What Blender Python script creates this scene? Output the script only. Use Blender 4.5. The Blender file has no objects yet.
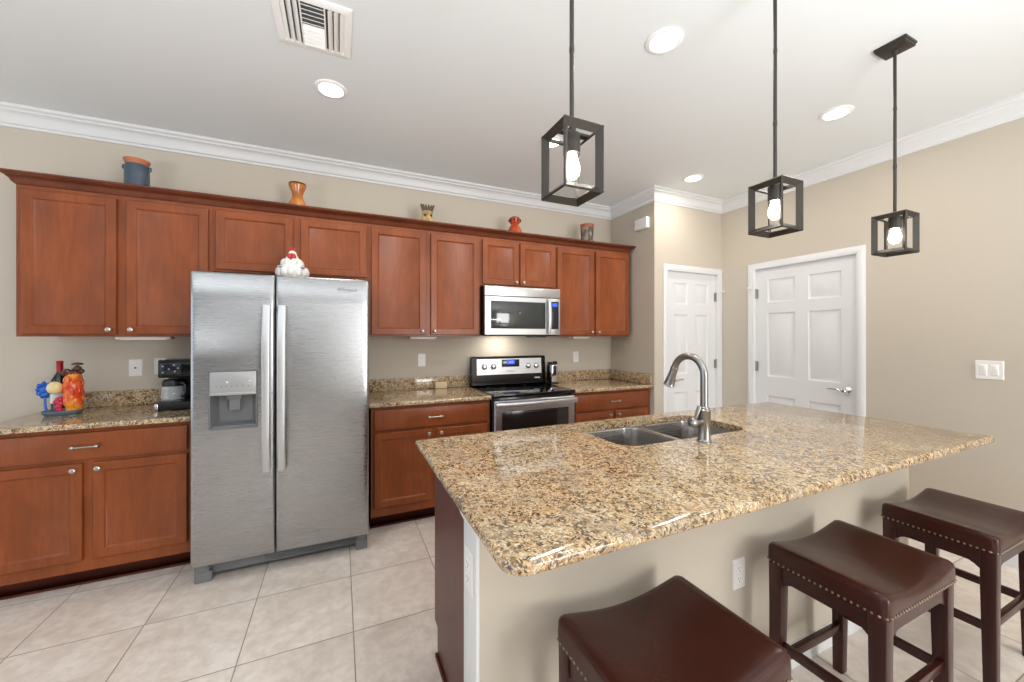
import bpy, bmesh, math, random
from mathutils import Vector, Matrix, Quaternion
from mathutils.geometry import tessellate_polygon
random.seed(7)
SC = bpy.context.scene
COL = SC.collection
PI = math.pi

# ------------------------------------------------------------------ camera, world, lights, exposure
YAW = 0.4227
cam_data = bpy.data.cameras.new('camera')
cam = bpy.data.objects.new('camera', cam_data)
COL.objects.link(cam)
cam.location = (0, 0, 1.38)
cam.rotation_euler = (PI / 2, 0, -YAW)
cam_data.sensor_fit = 'HORIZONTAL'
cam_data.sensor_width = 36.0
cam_data.lens = 36.0 * 383.0 / 1024.0
cam_data.shift_y = -(341.0 - 336.2) / 1024.0
cam_data.clip_start = 0.02
SC.camera = cam

world = bpy.data.worlds.new('daylight')
SC.world = world
world.use_nodes = True
world.node_tree.nodes['Background'].inputs[0].default_value = (0.80, 0.88, 1.0, 1)
world.node_tree.nodes['Background'].inputs[1].default_value = 0.5


def area_light(name, loc, direction, sx, sy, power, color, shape='RECTANGLE', parent=None, spread=PI):
    d = bpy.data.lights.new(name, 'AREA')
    d.shape = shape
    d.size = sx
    d.size_y = sy
    d.energy = power
    d.color = color
    d.spread = spread
    o = bpy.data.objects.new(name, d)
    COL.objects.link(o)
    o.location = loc
    o.rotation_euler = Vector(direction).to_track_quat('-Z', 'Y').to_euler()
    if parent:
        o.parent = parent
    return o


# an added strip for the refrigerator's reflection; daylight through the sliding doors behind the camera and the windows of the left wall
area_light('reflection_strip', (-1.1, -4.74, 2.23), (0, 1, 0), 3.8, 0.14, 7, (0.97, 0.98, 1.0))  # added strip, gives the refrigerator a bright band to reflect
area_light('daylight_rear', (2.72, -4.72, 1.25), (-0.12, 1, 0.02), 1.6, 2.2, 122, (0.97, 0.965, 0.945))
area_light('daylight_left', (-4.42, 0.3, 1.30), (1, 0, 0.02), 4.4, 2.1, 28, (0.80, 0.90, 1.0))
# unseen uplights added behind the camera to brighten the ceiling
area_light('ceiling_fill', (1.4, -0.9, 1.20), (0, -0.001, 1), 0.8, 0.8, 62, (0.94, 0.975, 1.0))
area_light('ceiling_fill', (-1.6, -0.2, 1.25), (0, -0.001, 1), 0.8, 0.8, 50, (0.94, 0.975, 1.0))
RECESSED_POWER = 3.8
RECESSED_COLOR = (1.0, 0.93, 0.83)

SC.view_settings.view_transform = 'Standard'
SC.view_settings.look = 'None'
SC.view_settings.gamma = 1.0
SC.view_settings.use_curve_mapping = False
SC.view_settings.exposure = 0.40
SC.cycles.use_denoising = True
SC.cycles.max_bounces = 10
SC.cycles.diffuse_bounces = 6
SC.cycles.sample_clamp_indirect = 6.0
SC.cycles.caustics_reflective = False
SC.cycles.caustics_refractive = False

# ------------------------------------------------------------------ room dimensions
XL, XR = -4.5, 3.68          # left / right wall
YB, YF = 3.43, -4.8          # back / front wall
XS, YP = 2.749, 2.786        # pantry corner
CEIL = 2.785


# ------------------------------------------------------------------ materials
def lin(c):
    out = []
    for v in c[:3]:
        v = v / 255.0
        out.append(v / 12.92 if v <= 0.04045 else ((v + 0.055) / 1.055) ** 2.4)
    return (*out, 1.0)


def mat(name, rgb, rough=0.5, metal=0.0, spec=0.5, coat=0.0, **kw):
    m = bpy.data.materials.new(name)
    m.use_nodes = True
    b = m.node_tree.nodes['Principled BSDF']
    b.inputs['Base Color'].default_value = lin(rgb)
    b.inputs['Roughness'].default_value = rough
    b.inputs['Metallic'].default_value = metal
    b.inputs['Specular IOR Level'].default_value = spec
    b.inputs['Coat Weight'].default_value = coat
    for k, v in kw.items():
        b.inputs[k.replace('_', ' ')].default_value = v
    return m


class NT:
    """Small node-building helper."""
    def __init__(self, m):
        self.t = m.node_tree
        self.b = self.t.nodes['Principled BSDF']

    def n(self, kind, **props):
        x = self.t.nodes.new(kind)
        for k, v in props.items():
            setattr(x, k, v)
        return x

    def l(self, a, b):
        self.t.links.new(a, b)

    def coords(self, scale=(1, 1, 1), kind='Object'):
        tc = self.n('ShaderNodeTexCoord')
        mp = self.n('ShaderNodeMapping')
        mp.inputs['Scale'].default_value = scale
        self.l(tc.outputs[kind], mp.inputs['Vector'])
        return mp.outputs['Vector']

    def noise(self, vec, scale, detail=4, rough=0.55, dist=0.0):
        x = self.n('ShaderNodeTexNoise')
        x.inputs['Scale'].default_value = scale
        x.inputs['Detail'].default_value = detail
        x.inputs['Roughness'].default_value = rough
        x.inputs['Distortion'].default_value = dist
        self.l(vec, x.inputs['Vector'])
        return x.outputs['Fac']

    def ramp(self, fac, stops, interp='LINEAR'):
        r = self.n('ShaderNodeValToRGB')
        cr = r.color_ramp
        cr.interpolation = interp
        while len(cr.elements) < len(stops):
            cr.elements.new(0.5)
        for e, (p, c) in zip(cr.elements, stops):
            e.position = p
            e.color = lin(c) if isinstance(c, (tuple, list)) else (c, c, c, 1)
        self.l(fac, r.inputs['Fac'])
        return r.outputs['Color']

    def mix(self, fac, a, b, mode='MIX'):
        x = self.n('ShaderNodeMix', data_type='RGBA', blend_type=mode)
        for sock, v in ((x.inputs[0], fac), (x.inputs[6], a), (x.inputs[7], b)):
            if hasattr(v, 'links'):
                self.l(v, sock)
            elif isinstance(v, (tuple, list)):
                sock.default_value = lin(v)
            else:
                sock.default_value = v
        return x.outputs[2]

    def math(self, op, a, b=0.0, c=0.0):
        x = self.n('ShaderNodeMath', operation=op)
        for i, v in enumerate((a, b, c)):
            if hasattr(v, 'links'):
                self.l(v, x.inputs[i])
            else:
                x.inputs[i].default_value = v
        return x.outputs[0]

    def color(self, c):
        self.l(c, self.b.inputs['Base Color'])

    def rough(self, c):
        self.l(c, self.b.inputs['Roughness'])

    def bump(self, h, strength=0.1, dist=0.01):
        x = self.n('ShaderNodeBump')
        x.inputs['Strength'].default_value = strength
        x.inputs['Distance'].default_value = dist
        self.l(h, x.inputs['Height'])
        self.l(x.outputs['Normal'], self.b.inputs['Normal'])


def paint(name, rgb, rough=0.6, bump=0.06):
    m = mat(name, rgb, rough, spec=0.3)
    t = NT(m)
    v = t.coords()
    f = t.noise(v, 1.3, 2)
    t.color(t.mix(t.math('MULTIPLY', f, 0.10), rgb, tuple(int(c * 0.93) for c in rgb)))
    t.bump(t.noise(v, 180, 2), bump, 0.002)
    return m


def wood(name, a, b, rough=0.38, scale=(14, 14, 1.6), coat=0.10, spec=0.30):
    m = mat(name, a, rough, spec=spec, coat=coat, Coat_Roughness=0.22)
    t = NT(m)
    g = t.noise(t.coords(scale), 3.0, 6, 0.6, 0.6)
    blot = t.noise(t.coords((3.5, 3.5, 2.0)), 1.6, 3)
    c1 = t.ramp(g, [(0.20, b), (0.72, a)])
    dark = tuple(int(x * 0.80) for x in b)
    c2 = t.mix(t.ramp(blot, [(0.35, 0.45), (0.62, 0.0)]), c1, dark)
    t.color(c2)
    t.bump(g, 0.03, 0.001)
    return m


def granite(name):
    m = mat(name, (190, 160, 120), 0.09, spec=0.55)
    t = NT(m)
    v = t.coords()
    warp = t.n('ShaderNodeTexNoise')
    warp.inputs['Scale'].default_value = 26
    warp.inputs['Detail'].default_value = 3
    t.l(v, warp.inputs['Vector'])
    vm = t.n('ShaderNodeVectorMath', operation='MULTIPLY_ADD')
    t.l(warp.outputs['Color'], vm.inputs[0])
    vm.inputs[1].default_value = (0.035, 0.035, 0.035)
    t.l(v, vm.inputs[2])
    wv = vm.outputs[0]

    def cells(scale):
        x = t.n('ShaderNodeTexVoronoi')
        x.inputs['Scale'].default_value = scale
        x.inputs['Randomness'].default_value = 1.0
        t.l(wv, x.inputs['Vector'])
        sep = t.n('ShaderNodeSeparateColor')
        t.l(x.outputs['Color'], sep.inputs[0])
        return sep.outputs[0], sep.outputs[1]
    r1, g1 = cells(125)
    r2, g2 = cells(230)
    big = t.noise(v, 7, 4, 0.6)
    base = t.ramp(r1, [(0.0, (211, 191, 156)), (0.24, (197, 165, 121)), (0.48, (183, 145, 95)),
                       (0.66, (201, 178, 139)), (0.82, (160, 122, 80)), (0.95, (110, 81, 55))], 'CONSTANT')
    fine = t.ramp(r2, [(0.0, (209, 187, 150)), (0.34, (185, 149, 99)), (0.60, (155, 120, 80)),
                       (0.80, (110, 82, 58)), (0.92, (65, 52, 44))], 'CONSTANT')
    c = t.mix(0.5, base, fine)
    sp = t.math('ADD', g1, t.math('MULTIPLY', t.math('SUBTRACT', big, 0.5), 0.9))
    c = t.mix(t.ramp(sp, [(0.80, 0.0), (0.82, 0.85)]), c, (72, 54, 44))
    sp2 = t.math('ADD', g2, t.math('MULTIPLY', t.math('SUBTRACT', 0.5, big), 0.7))
    c = t.mix(t.ramp(sp2, [(0.86, 0.0), (0.88, 0.9)]), c, (220, 210, 190))
    cl = t.noise(v, 34, 4, 0.65, 0.5)
    c = t.mix(t.ramp(cl, [(0.53, 0.0), (0.62, 0.65)]), c, (88, 66, 50))
    gz = t.noise(v, 11, 3, 0.5)
    c = t.mix(t.ramp(gz, [(0.50, 0.0), (0.66, 0.35)]), c, (150, 140, 128))
    ck = t.noise(v, 85, 3, 0.6)
    c = t.mix(t.ramp(ck, [(0.64, 0.0), (0.70, 0.75)]), c, (50, 42, 40))
    t.color(c)
    return m


def stainless(name, rgb=(200, 201, 203), rough=0.30, axis='X', aniso=0.0, brushed=True):
    m = mat(name, rgb, rough, metal=1.0)
    t = NT(m)
    sc = {'X': (0.6, 110, 110), 'Z': (110, 110, 0.6)}[axis]
    g = t.noise(t.coords(sc), 6.0, 4, 0.6)
    dv = 0.4 if aniso else 1.0
    t.rough(t.ramp(g, [(0.3, rough - 0.05 * dv), (0.7, rough + 0.07 * dv)]))
    t.color(t.mix(g, tuple(int(c * 0.97) for c in rgb), rgb))
    if brushed and not aniso:
        t.bump(g, 0.015, 0.0008)
    if aniso:
        tg = t.n('ShaderNodeTangent', direction_type='RADIAL', axis='Z')
        t.b.inputs['Anisotropic'].default_value = aniso
        t.l(tg.outputs[0], t.b.inputs['Tangent'])
    return m


def tile_floor(name, tx, ty, size):
    m = mat(name, (200, 184, 170), 0.30, spec=0.45)
    t = NT(m)
    v = t.coords()
    mp = t.n('ShaderNodeMapping')
    mp.inputs['Location'].default_value = (-tx / size, -ty / size, 0)
    mp.inputs['Scale'].default_value = (1 / size, 1 / size, 1)
    t.l(v, mp.inputs['Vector'])
    sep = t.n('ShaderNodeSeparateXYZ')
    t.l(mp.outputs[0], sep.inputs[0])

    def edge(s):
        f = t.math('FRACT', s)
        return t.math('MINIMUM', f, t.math('SUBTRACT', 1.0, f))
    e = t.math('MINIMUM', edge(sep.outputs[0]), edge(sep.outputs[1]))
    grout = t.math('LESS_THAN', e, 0.0055)
    flo = t.n('ShaderNodeVectorMath', operation='FLOOR')
    t.l(mp.outputs[0], flo.inputs[0])
    wn = t.n('ShaderNodeTexWhiteNoise', noise_dimensions='3D')
    t.l(flo.outputs[0], wn.inputs['Vector'])
    off = t.n('ShaderNodeVectorMath', operation='MULTIPLY_ADD')
    t.l(wn.outputs['Color'], off.inputs[0])
    off.inputs[1].default_value = (9, 9, 9)
    t.l(v, off.inputs[2])
    cl = t.noise(off.outputs[0], 3.2, 6, 0.62, 0.8)
    fine = t.noise(off.outputs[0], 22, 4, 0.6)
    c = t.ramp(cl, [(0.30, (214, 201, 190)), (0.52, (231, 220, 210)), (0.72, (239, 231, 223))])
    c = t.mix(t.ramp(fine, [(0.40, 0.26), (0.60, 0.0)]), c, (184, 166, 152))
    c = t.mix(t.math('MULTIPLY', wn.outputs['Value'], 0.10), c, (196, 180, 166))
    c = t.mix(grout, c, (150, 134, 122))
    t.color(c)
    t.rough(t.mix(grout, (112, 112, 112), (200, 200, 200)))
    t.bump(t.math('SUBTRACT', 1.0, grout), 0.35, 0.002)
    return m


def emit(name, rgb, strength):
    m = mat(name, rgb, 0.5)
    b = m.node_tree.nodes['Principled BSDF']
    b.inputs['Emission Color'].default_value = lin(rgb)
    b.inputs['Emission Strength'].default_value = strength
    return m


def glass(name, rgb=(255, 255, 255), rough=0.0):
    m = mat(name, rgb, rough, spec=0.5)
    b = m.node_tree.nodes['Principled BSDF']
    b.inputs['Transmission Weight'].default_value = 1.0
    b.inputs['IOR'].default_value = 1.45
    return m


def leather(name, rgb):
    m = mat(name, rgb, 0.24, spec=0.28, coat=0.10, Coat_Roughness=0.2)
    t = NT(m)
    v = t.coords()
    f = t.noise(v, 5, 4, 0.6)
    t.color(t.ramp(f, [(0.3, tuple(int(c * 0.92) for c in rgb)), (0.7, tuple(min(255, int(c * 1.08)) for c in rgb))]))
    g = t.noise(v, 240, 2)
    w = t.noise(v, 9, 2, 0.5, 0.3)
    t.bump(t.math('ADD', t.math('MULTIPLY', g, 0.12), w), 0.08, 0.004)
    t.rough(t.ramp(f, [(0.3, 0.20), (0.7, 0.28)]))
    return m


M = dict(
    wall=paint('wall_paint_beige', (194, 185, 171)),
    ceiling=paint('ceiling_paint_white', (226, 230, 232)),
    white=paint('trim_paint_white', (220, 221, 222), 0.35, 0.01),
    offwall=paint('far_wall_paint', (165, 163, 159)),
    cab=wood('cherry_cabinet_wood', (147, 79, 40), (126, 62, 30)),
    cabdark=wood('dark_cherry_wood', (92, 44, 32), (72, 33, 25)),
    crown=wood('cherry_crown_wood', (118, 60, 36), (92, 46, 28)),
    panel=wood('island_end_panel_wood', (100, 52, 44), (82, 41, 36)),
    granite=granite('speckled_granite'),
    steel=stainless('brushed_stainless_horizontal', (196, 197, 200), 0.33, 'X'),
    fridge=stainless('refrigerator_stainless', (174, 175, 177), 0.27, 'X', aniso=0.6),
    steelv=stainless('brushed_stainless_vertical', (206, 207, 209), 0.40, 'Z'),
    sink=stainless('sink_stainless', (176, 174, 172), 0.26, 'X', brushed=False),
    nickel=mat('brushed_nickel', (158, 157, 155), 0.28, 1.0),
    chrome=mat('polished_chrome', (214, 214, 216), 0.12, 1.0),
    knobm=mat('satin_nickel_hardware', (182, 177, 170), 0.28, 1.0),
    floor=tile_floor('cream_floor_tile', -0.3965, 1.934, 0.4551),
    black=mat('gloss_black', (10, 10, 11), 0.12, spec=0.3),
    blackp=mat('satin_black_plastic', (20, 21, 24), 0.35),
    blackglass=mat('black_glass', (8, 8, 10), 0.05, spec=0.45),
    mwglass=mat('microwave_window_glass', (48, 52, 52), 0.08, spec=0.7),
    ovenglass=mat('oven_window_glass', (30, 26, 25), 0.12, spec=0.5),
    grey=mat('grey_plastic', (112, 114, 116), 0.45),
    greyl=mat('light_grey_plastic', (172, 173, 174), 0.35, 0.4),
    greyd=mat('dark_grey_plastic', (62, 64, 67), 0.4),
    bronze=mat('dark_bronze_metal', (58, 53, 48), 0.45, 0.35),
    lamp=emit('recessed_lamp_glow', (255, 250, 240), 12.0),
    bulb=emit('bulb_glow', (255, 246, 232), 17.0),
    ring=mat('lamp_trim_white', (240, 240, 238), 0.4),
    plastic=mat('white_plastic', (232, 231, 228), 0.35),
    slot=mat('outlet_slot_dark', (90, 88, 84), 0.5),
    ventd=mat('vent_shadow_grey', (96, 96, 95), 0.6),
    leather=leather('dark_brown_leather', (58, 26, 20)),
    stoolw=wood('mahogany_stool_wood', (66, 28, 24), (50, 20, 18), 0.28, (20, 20, 2), 0.10),
    nail=mat('nailhead_brass', (140, 128, 112), 0.3, 1.0),
    glass=mat('thin_clear_glass', (235, 240, 242), 0.04, spec=0.8, Alpha=0.22),
    blue=emit('blue_display_glow', (40, 80, 220), 0.8),
    disp=mat('display_dark', (26, 30, 44), 0.15),
    logo=mat('logo_grey', (84, 86, 90), 0.4, 0.2),
    mark=mat('panel_marking', (225, 227, 228), 0.4),
)


# ------------------------------------------------------------------ mesh helpers (world coordinates)
def box(bm, x0, x1, y0, y1, z0, z1, bev=0.0, seg=2):
    mtx = Matrix.Translation(((x0 + x1) / 2, (y0 + y1) / 2, (z0 + z1) / 2)) @ Matrix.Diagonal((abs(x1 - x0), abs(y1 - y0), abs(z1 - z0), 1))
    r = bmesh.ops.create_cube(bm, size=1.0, matrix=mtx)
    if bev > 0:
        es = set()
        for v in r['verts']:
            es.update(v.link_edges)
        bmesh.ops.bevel(bm, geom=list(es), offset=bev, segments=seg, profile=0.5, affect='EDGES')
    return bm


def loft(bm, loops, cap0=False, cap1=False, closed=True):
    vs = [[bm.verts.new(p) for p in L] for L in loops]
    n = len(vs[0])
    for a, b in zip(vs[:-1], vs[1:]):
        for i in range(n if closed else n - 1):
            j = (i + 1) % n
            bm.faces.new((a[i], a[j], b[j], b[i]))
    if cap0:
        bm.faces.new(list(reversed(vs[0])))
    if cap1:
        bm.faces.new(vs[-1])
    return vs


def lathe(bm, c, prof, n=32, axis='Z'):
    """prof = [(radius, height)], swept about the axis through c."""
    loops = []
    for r, h in prof:
        r = max(r, 0.0004)
        L = []
        for i in range(n):
            a = 2 * PI * i / n
            u, w = r * math.cos(a), r * math.sin(a)
            L.append({'Z': (c[0] + u, c[1] + w, c[2] + h), 'Y': (c[0] + u, c[1] - h, c[2] + w),
                      'X': (c[0] - h, c[1] - u, c[2] + w)}[axis])
        loops.append(L)
    loft(bm, loops, True, True)


def tube(bm, pts, r, n=14, cap=True):
    pts = [Vector(p) for p in pts]
    rs = r if isinstance(r, (list, tuple)) else [r] * len(pts)
    t0 = (pts[1] - pts[0]).normalized()
    up = Vector((0, 0, 1)) if abs(t0.z) < 0.9 else Vector((1, 0, 0))
    nrm = t0.cross(up).normalized()
    loops = []
    for i, p in enumerate(pts):
        a = pts[max(i - 1, 0)]
        b = pts[min(i + 1, len(pts) - 1)]
        t = (b - a).normalized()
        nrm = (nrm - t * nrm.dot(t)).normalized()
        bi = t.cross(nrm)
        loops.append([p + (nrm * math.cos(2 * PI * k / n) + bi * math.sin(2 * PI * k / n)) * rs[i] for k in range(n)])
    loft(bm, loops, cap, cap)


def ball(bm, c, rx, ry=None, rz=None, n=16):
    ry = rx if ry is None else ry
    rz = rx if rz is None else rz
    bmesh.ops.create_uvsphere(bm, u_segments=n, v_segments=max(6, n // 2), radius=1.0,
                              matrix=Matrix.Translation(c) @ Matrix.Diagonal((rx, ry, rz, 1)))


def rrect(x0, x1, y0, y1, r, n=6):
    rr = r if isinstance(r, (list, tuple)) else [r] * 4   # corners: (x0,y0) (x1,y0) (x1,y1) (x0,y1)
    out = []
    for (cx, cy, sx, sy, a0), q in zip(((x0, y0, 1, 1, PI), (x1, y0, -1, 1, 1.5 * PI), (x1, y1, -1, -1, 0), (x0, y1, 1, -1, PI / 2)), rr):
        q = max(q, 0.0005)
        for i in range(n + 1):
            a = a0 + (PI / 2) * i / n
            out.append((cx + sx * q + q * math.cos(a), cy + sy * q + q * math.sin(a)))
    return out


def plate_faces(bm, outer, holes, z, flip=False):
    """A flat face with holes at height z; loops are lists of (x, y)."""
    polys = [[Vector((x, y, 0)) for x, y in outer]] + [[Vector((x, y, 0)) for x, y in h] for h in holes]
    flat = [p for L in polys for p in L]
    vs = [bm.verts.new((p.x, p.y, z)) for p in flat]
    for tri in tessellate_polygon(polys):
        try:
            f = [vs[i] for i in tri]
            a, b, c = (v.co for v in f)
            if ((b - a).cross(c - a).z < 0) != flip:
                f.reverse()
            bm.faces.new(f)
        except ValueError:
            pass
    return vs


def paneled(bm, x0, x1, z0, z1, panels, y, thick, steps, edge=0.002):
    """Slab whose front looks to -Y at y; panels are (x0, x1, z0, z1); steps are (inset, depth)."""
    xs = sorted({x0 + edge, x1 - edge, *[p[0] for p in panels], *[p[1] for p in panels]})
    zs = sorted({z0 + edge, z1 - edge, *[p[2] for p in panels], *[p[3] for p in panels]})
    vd = {}

    def V(x, yy, z):
        k = (round(x, 5), round(yy, 5), round(z, 5))
        if k not in vd:
            vd[k] = bm.verts.new((x, yy, z))
        return vd[k]
    for a, b in zip(xs[:-1], xs[1:]):
        for c, d in zip(zs[:-1], zs[1:]):
            mx, mz = (a + b) / 2, (c + d) / 2
            if any(p[0] < mx < p[1] and p[2] < mz < p[3] for p in panels):
                continue
            bm.faces.new((V(a, y, c), V(b, y, c), V(b, y, d), V(a, y, d)))
    for p in panels:
        prev = None
        for ins, dep in [(0, 0)] + list(steps):
            L = [(p[0] + ins, y + dep, p[2] + ins), (p[1] - ins, y + dep, p[2] + ins),
                 (p[1] - ins, y + dep, p[3] - ins), (p[0] + ins, y + dep, p[3] - ins)]
            L = [bm.verts.new(q) for q in L]
            if prev:
                for i in range(4):
                    j = (i + 1) % 4
                    bm.faces.new((prev[i], prev[j], L[j], L[i]))
            prev = L
        bm.faces.new(prev)
    e = edge
    loft(bm, [[(x0 + e, y, z0 + e), (x0 + e, y, z1 - e), (x1 - e, y, z1 - e), (x1 - e, y, z0 + e)],
              [(x0, y + e, z0), (x0, y + e, z1), (x1, y + e, z1), (x1, y + e, z0)],
              [(x0, y + thick, z0), (x0, y + thick, z1), (x1, y + thick, z1), (x1, y + thick, z0)]], False, True)


def sweep(bm, path, prof):
    """Extrude a profile [(outward, z)] along a plan path, mitred; outward is the right-hand side."""
    path = [Vector(p) for p in path]
    loops = []
    for i, p in enumerate(path):
        ns = []
        for a, b in ((i - 1, i), (i, i + 1)):
            if a >= 0 and b < len(path):
                d = (path[b] - path[a]).normalized()
                ns.append(Vector((d.y, -d.x)))
        n = ns[0] if len(ns) == 1 else (ns[0] + ns[1]) / (1 + ns[0].dot(ns[1]))
        loops.append([(p.x + n.x * o, p.y + n.y * o, z) for o, z in prof])
    loft(bm, loops, True, True)


def xf(bm, mtx, verts=None):
    bmesh.ops.transform(bm, matrix=mtx, verts=verts if verts is not None else bm.verts)


ROOT = {}


def tag(o, label=None, cat=None, group=None, kind=None):
    if label:
        o['label'] = label
    if cat:
        o['category'] = cat
    if group:
        o['group'] = group
    if kind:
        o['kind'] = kind
    return o


def thing(name, loc, label, cat, group=None, kind=None):
    o = bpy.data.objects.new(name, None)
    o.empty_display_size = 0.05
    COL.objects.link(o)
    o.location = loc
    ROOT[o] = Vector(loc)
    return tag(o, label, cat, group, kind)


def obj(name, bm, m, parent=None, loc=None, sharp=38, smooth=True):
    """Link the bmesh as ONE mesh object; its coordinates are world ones, its origin goes to the thing's base."""
    off = ROOT[parent] if parent is not None else Vector(loc or (0, 0, 0))
    bmesh.ops.remove_doubles(bm, verts=bm.verts, dist=1e-5)
    bmesh.ops.recalc_face_normals(bm, faces=bm.faces)
    bmesh.ops.translate(bm, vec=-off, verts=bm.verts)
    if smooth:
        for f in bm.faces:
            f.smooth = True
        for e in bm.edges:
            if len(e.link_faces) == 2 and e.calc_face_angle(0) > math.radians(sharp):
                e.smooth = False
    me = bpy.data.meshes.new(name)
    bm.to_mesh(me)
    bm.free()
    me.materials.append(M[m] if isinstance(m, str) else m)
    o = bpy.data.objects.new(name, me)
    COL.objects.link(o)
    if parent is not None:
        o.parent = parent
    else:
        o.location = off
    ROOT[o] = off
    return o


def NB():
    return bmesh.new()


def bx(name, m, dims, parent=None, bev=0.0, seg=2, loc=None):
    b = NB()
    box(b, *dims, bev=bev, seg=seg)
    return obj(name, b, m, parent, loc)


def copy_tree(o, parent=None):
    c = o.copy()
    COL.objects.link(c)
    ROOT[c] = ROOT.get(o, Vector())
    if parent is not None:
        c.parent = parent
    for ch in list(o.children):
        copy_tree(ch, c)
    return c


def text_mesh(name, body, size, m, parent, mtx, shear=0.0, depth=0.0006):
    cu = bpy.data.curves.new(name, 'FONT')
    cu.body = body
    cu.size = size
    cu.shear = shear
    cu.extrude = depth
    cu.align_x = 'CENTER'
    cu.align_y = 'CENTER'
    tmp = bpy.data.objects.new(name + '_tmp', cu)
    me = bpy.data.meshes.new_from_object(tmp)
    bpy.data.objects.remove(tmp)
    bpy.data.curves.remove(cu)
    b = NB()
    b.from_mesh(me)
    bpy.data.meshes.remove(me)
    xf(b, mtx)
    return obj(name, b, m, parent, smooth=False)


T_ = Matrix.Translation
FRONT = Matrix.Rotation(PI / 2, 4, 'X')     # text lying in XY -> standing, facing -Y

# ------------------------------------------------------------------ room shell
def structure(name, bm, m, label, cat):
    return tag(obj(name, bm, m), label, cat, kind='structure')


b = NB(); box(b, XL - 0.1, XR + 0.1, YF - 0.1, YB + 0.12, -0.08, 0.0)
structure('floor', b, 'floor', 'cream square tile floor with thin brown grout lines', 'floor')
b = NB(); box(b, XL - 0.1, XR + 0.1, YF - 0.1, YB + 0.12, CEIL, CEIL + 0.08)
structure('ceiling', b, 'ceiling', 'flat white painted ceiling over the kitchen', 'ceiling')
b = NB(); box(b, XL - 0.1, XS + 0.1, YB, YB + 0.12, 0, CEIL)
structure('wall_back', b, 'wall', 'beige back wall behind the cabinets and the range', 'wall')
b = NB(); box(b, XS, XS + 0.1, YP + 0.1, YB, 0, CEIL)
structure('wall_side', b, 'wall', 'short beige side wall between the range counter and the narrow door', 'wall')

D1 = (2.913, 3.623)      # pantry door opening in X
D2 = (1.622, 2.432)      # right wall door opening in Y
DH = 2.025
b = NB()
box(b, XS, D1[0], YP, YP + 0.1, 0, CEIL)
box(b, D1[1], XR, YP, YP + 0.1, 0, CEIL)
box(b, D1[0], D1[1], YP, YP + 0.1, DH, CEIL)
structure('wall_pantry', b, 'wall', 'beige wall around the narrow white pantry door', 'wall')
b = NB()
box(b, XR, XR + 0.1, YF, D2[0], 0, CEIL)
box(b, XR, XR + 0.1, D2[1], YB + 0.12, 0, CEIL)
box(b, XR, XR + 0.1, D2[0], D2[1], DH, CEIL)
structure('wall_right', b, 'wall', 'beige wall with the wide white door and a light switch', 'wall')
# walls behind the photographer, open where the glass doors and windows let the day in
b = NB()
box(b, XL, -3.05, YF - 0.1, YF, 0, CEIL); box(b, 3.55, XR, YF - 0.1, YF, 0, CEIL)
box(b, -3.05, 0.85, YF - 0.1, YF, 0, 2.15); box(b, -3.05, 0.85, YF - 0.1, YF, 2.31, CEIL)  # high slot added to go with the reflected strip
box(b, 0.85, 1.85, YF - 0.1, YF, 0, CEIL); box(b, 1.85, 3.55, YF - 0.1, YF, 2.4, CEIL)
structure('wall_front', b, 'offwall', 'pale wall with the wide glass door opening behind the room', 'wall')
b = NB()
box(b, XL - 0.1, XL, YF, -2.0, 0, CEIL); box(b, XL - 0.1, XL, 2.6, YB, 0, CEIL)
box(b, XL - 0.1, XL, -2.0, 2.6, 2.4, CEIL); box(b, XL - 0.1, XL, -2.0, 2.6, 0, 0.2)
structure('wall_left', b, 'offwall', 'pale far side wall with a wide window opening', 'wall')

crown_prof = [(0, CEIL), (0, CEIL - 0.114), (0.010, CEIL - 0.114), (0.013, CEIL - 0.100), (0.020, CEIL - 0.097),
              (0.024, CEIL - 0.090), (0.030, CEIL - 0.066), (0.042, CEIL - 0.048), (0.058, CEIL - 0.036), (0.066, CEIL - 0.033),
              (0.068, CEIL - 0.026), (0.076, CEIL - 0.020), (0.084, CEIL - 0.016), (0.086, CEIL - 0.006), (0.086, CEIL)]
b = NB()
sweep(b, [(XL, YB), (XS, YB), (XS, YP), (XR, YP), (XR, YF)], crown_prof)
o = structure('trim_1', b, 'white', 'white crown moulding where the walls meet the ceiling', 'crown moulding')
base_prof = [(0, 0), (0.014, 0), (0.014, 0.075), (0.010, 0.088), (0.006, 0.095), (0, 0.095)]
b = NB(); sweep(b, [(XR, D2[0] - 0.06), (XR, YF)], base_prof)
structure('baseboard_right', b, 'white', 'white baseboard along the beige wall with the light switch', 'baseboard')
b = NB(); sweep(b, [(XL, YB), (-1.70, YB)], base_prof)
structure('baseboard_back', b, 'white', 'white baseboard along the back wall beyond the cabinets', 'baseboard')


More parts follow.
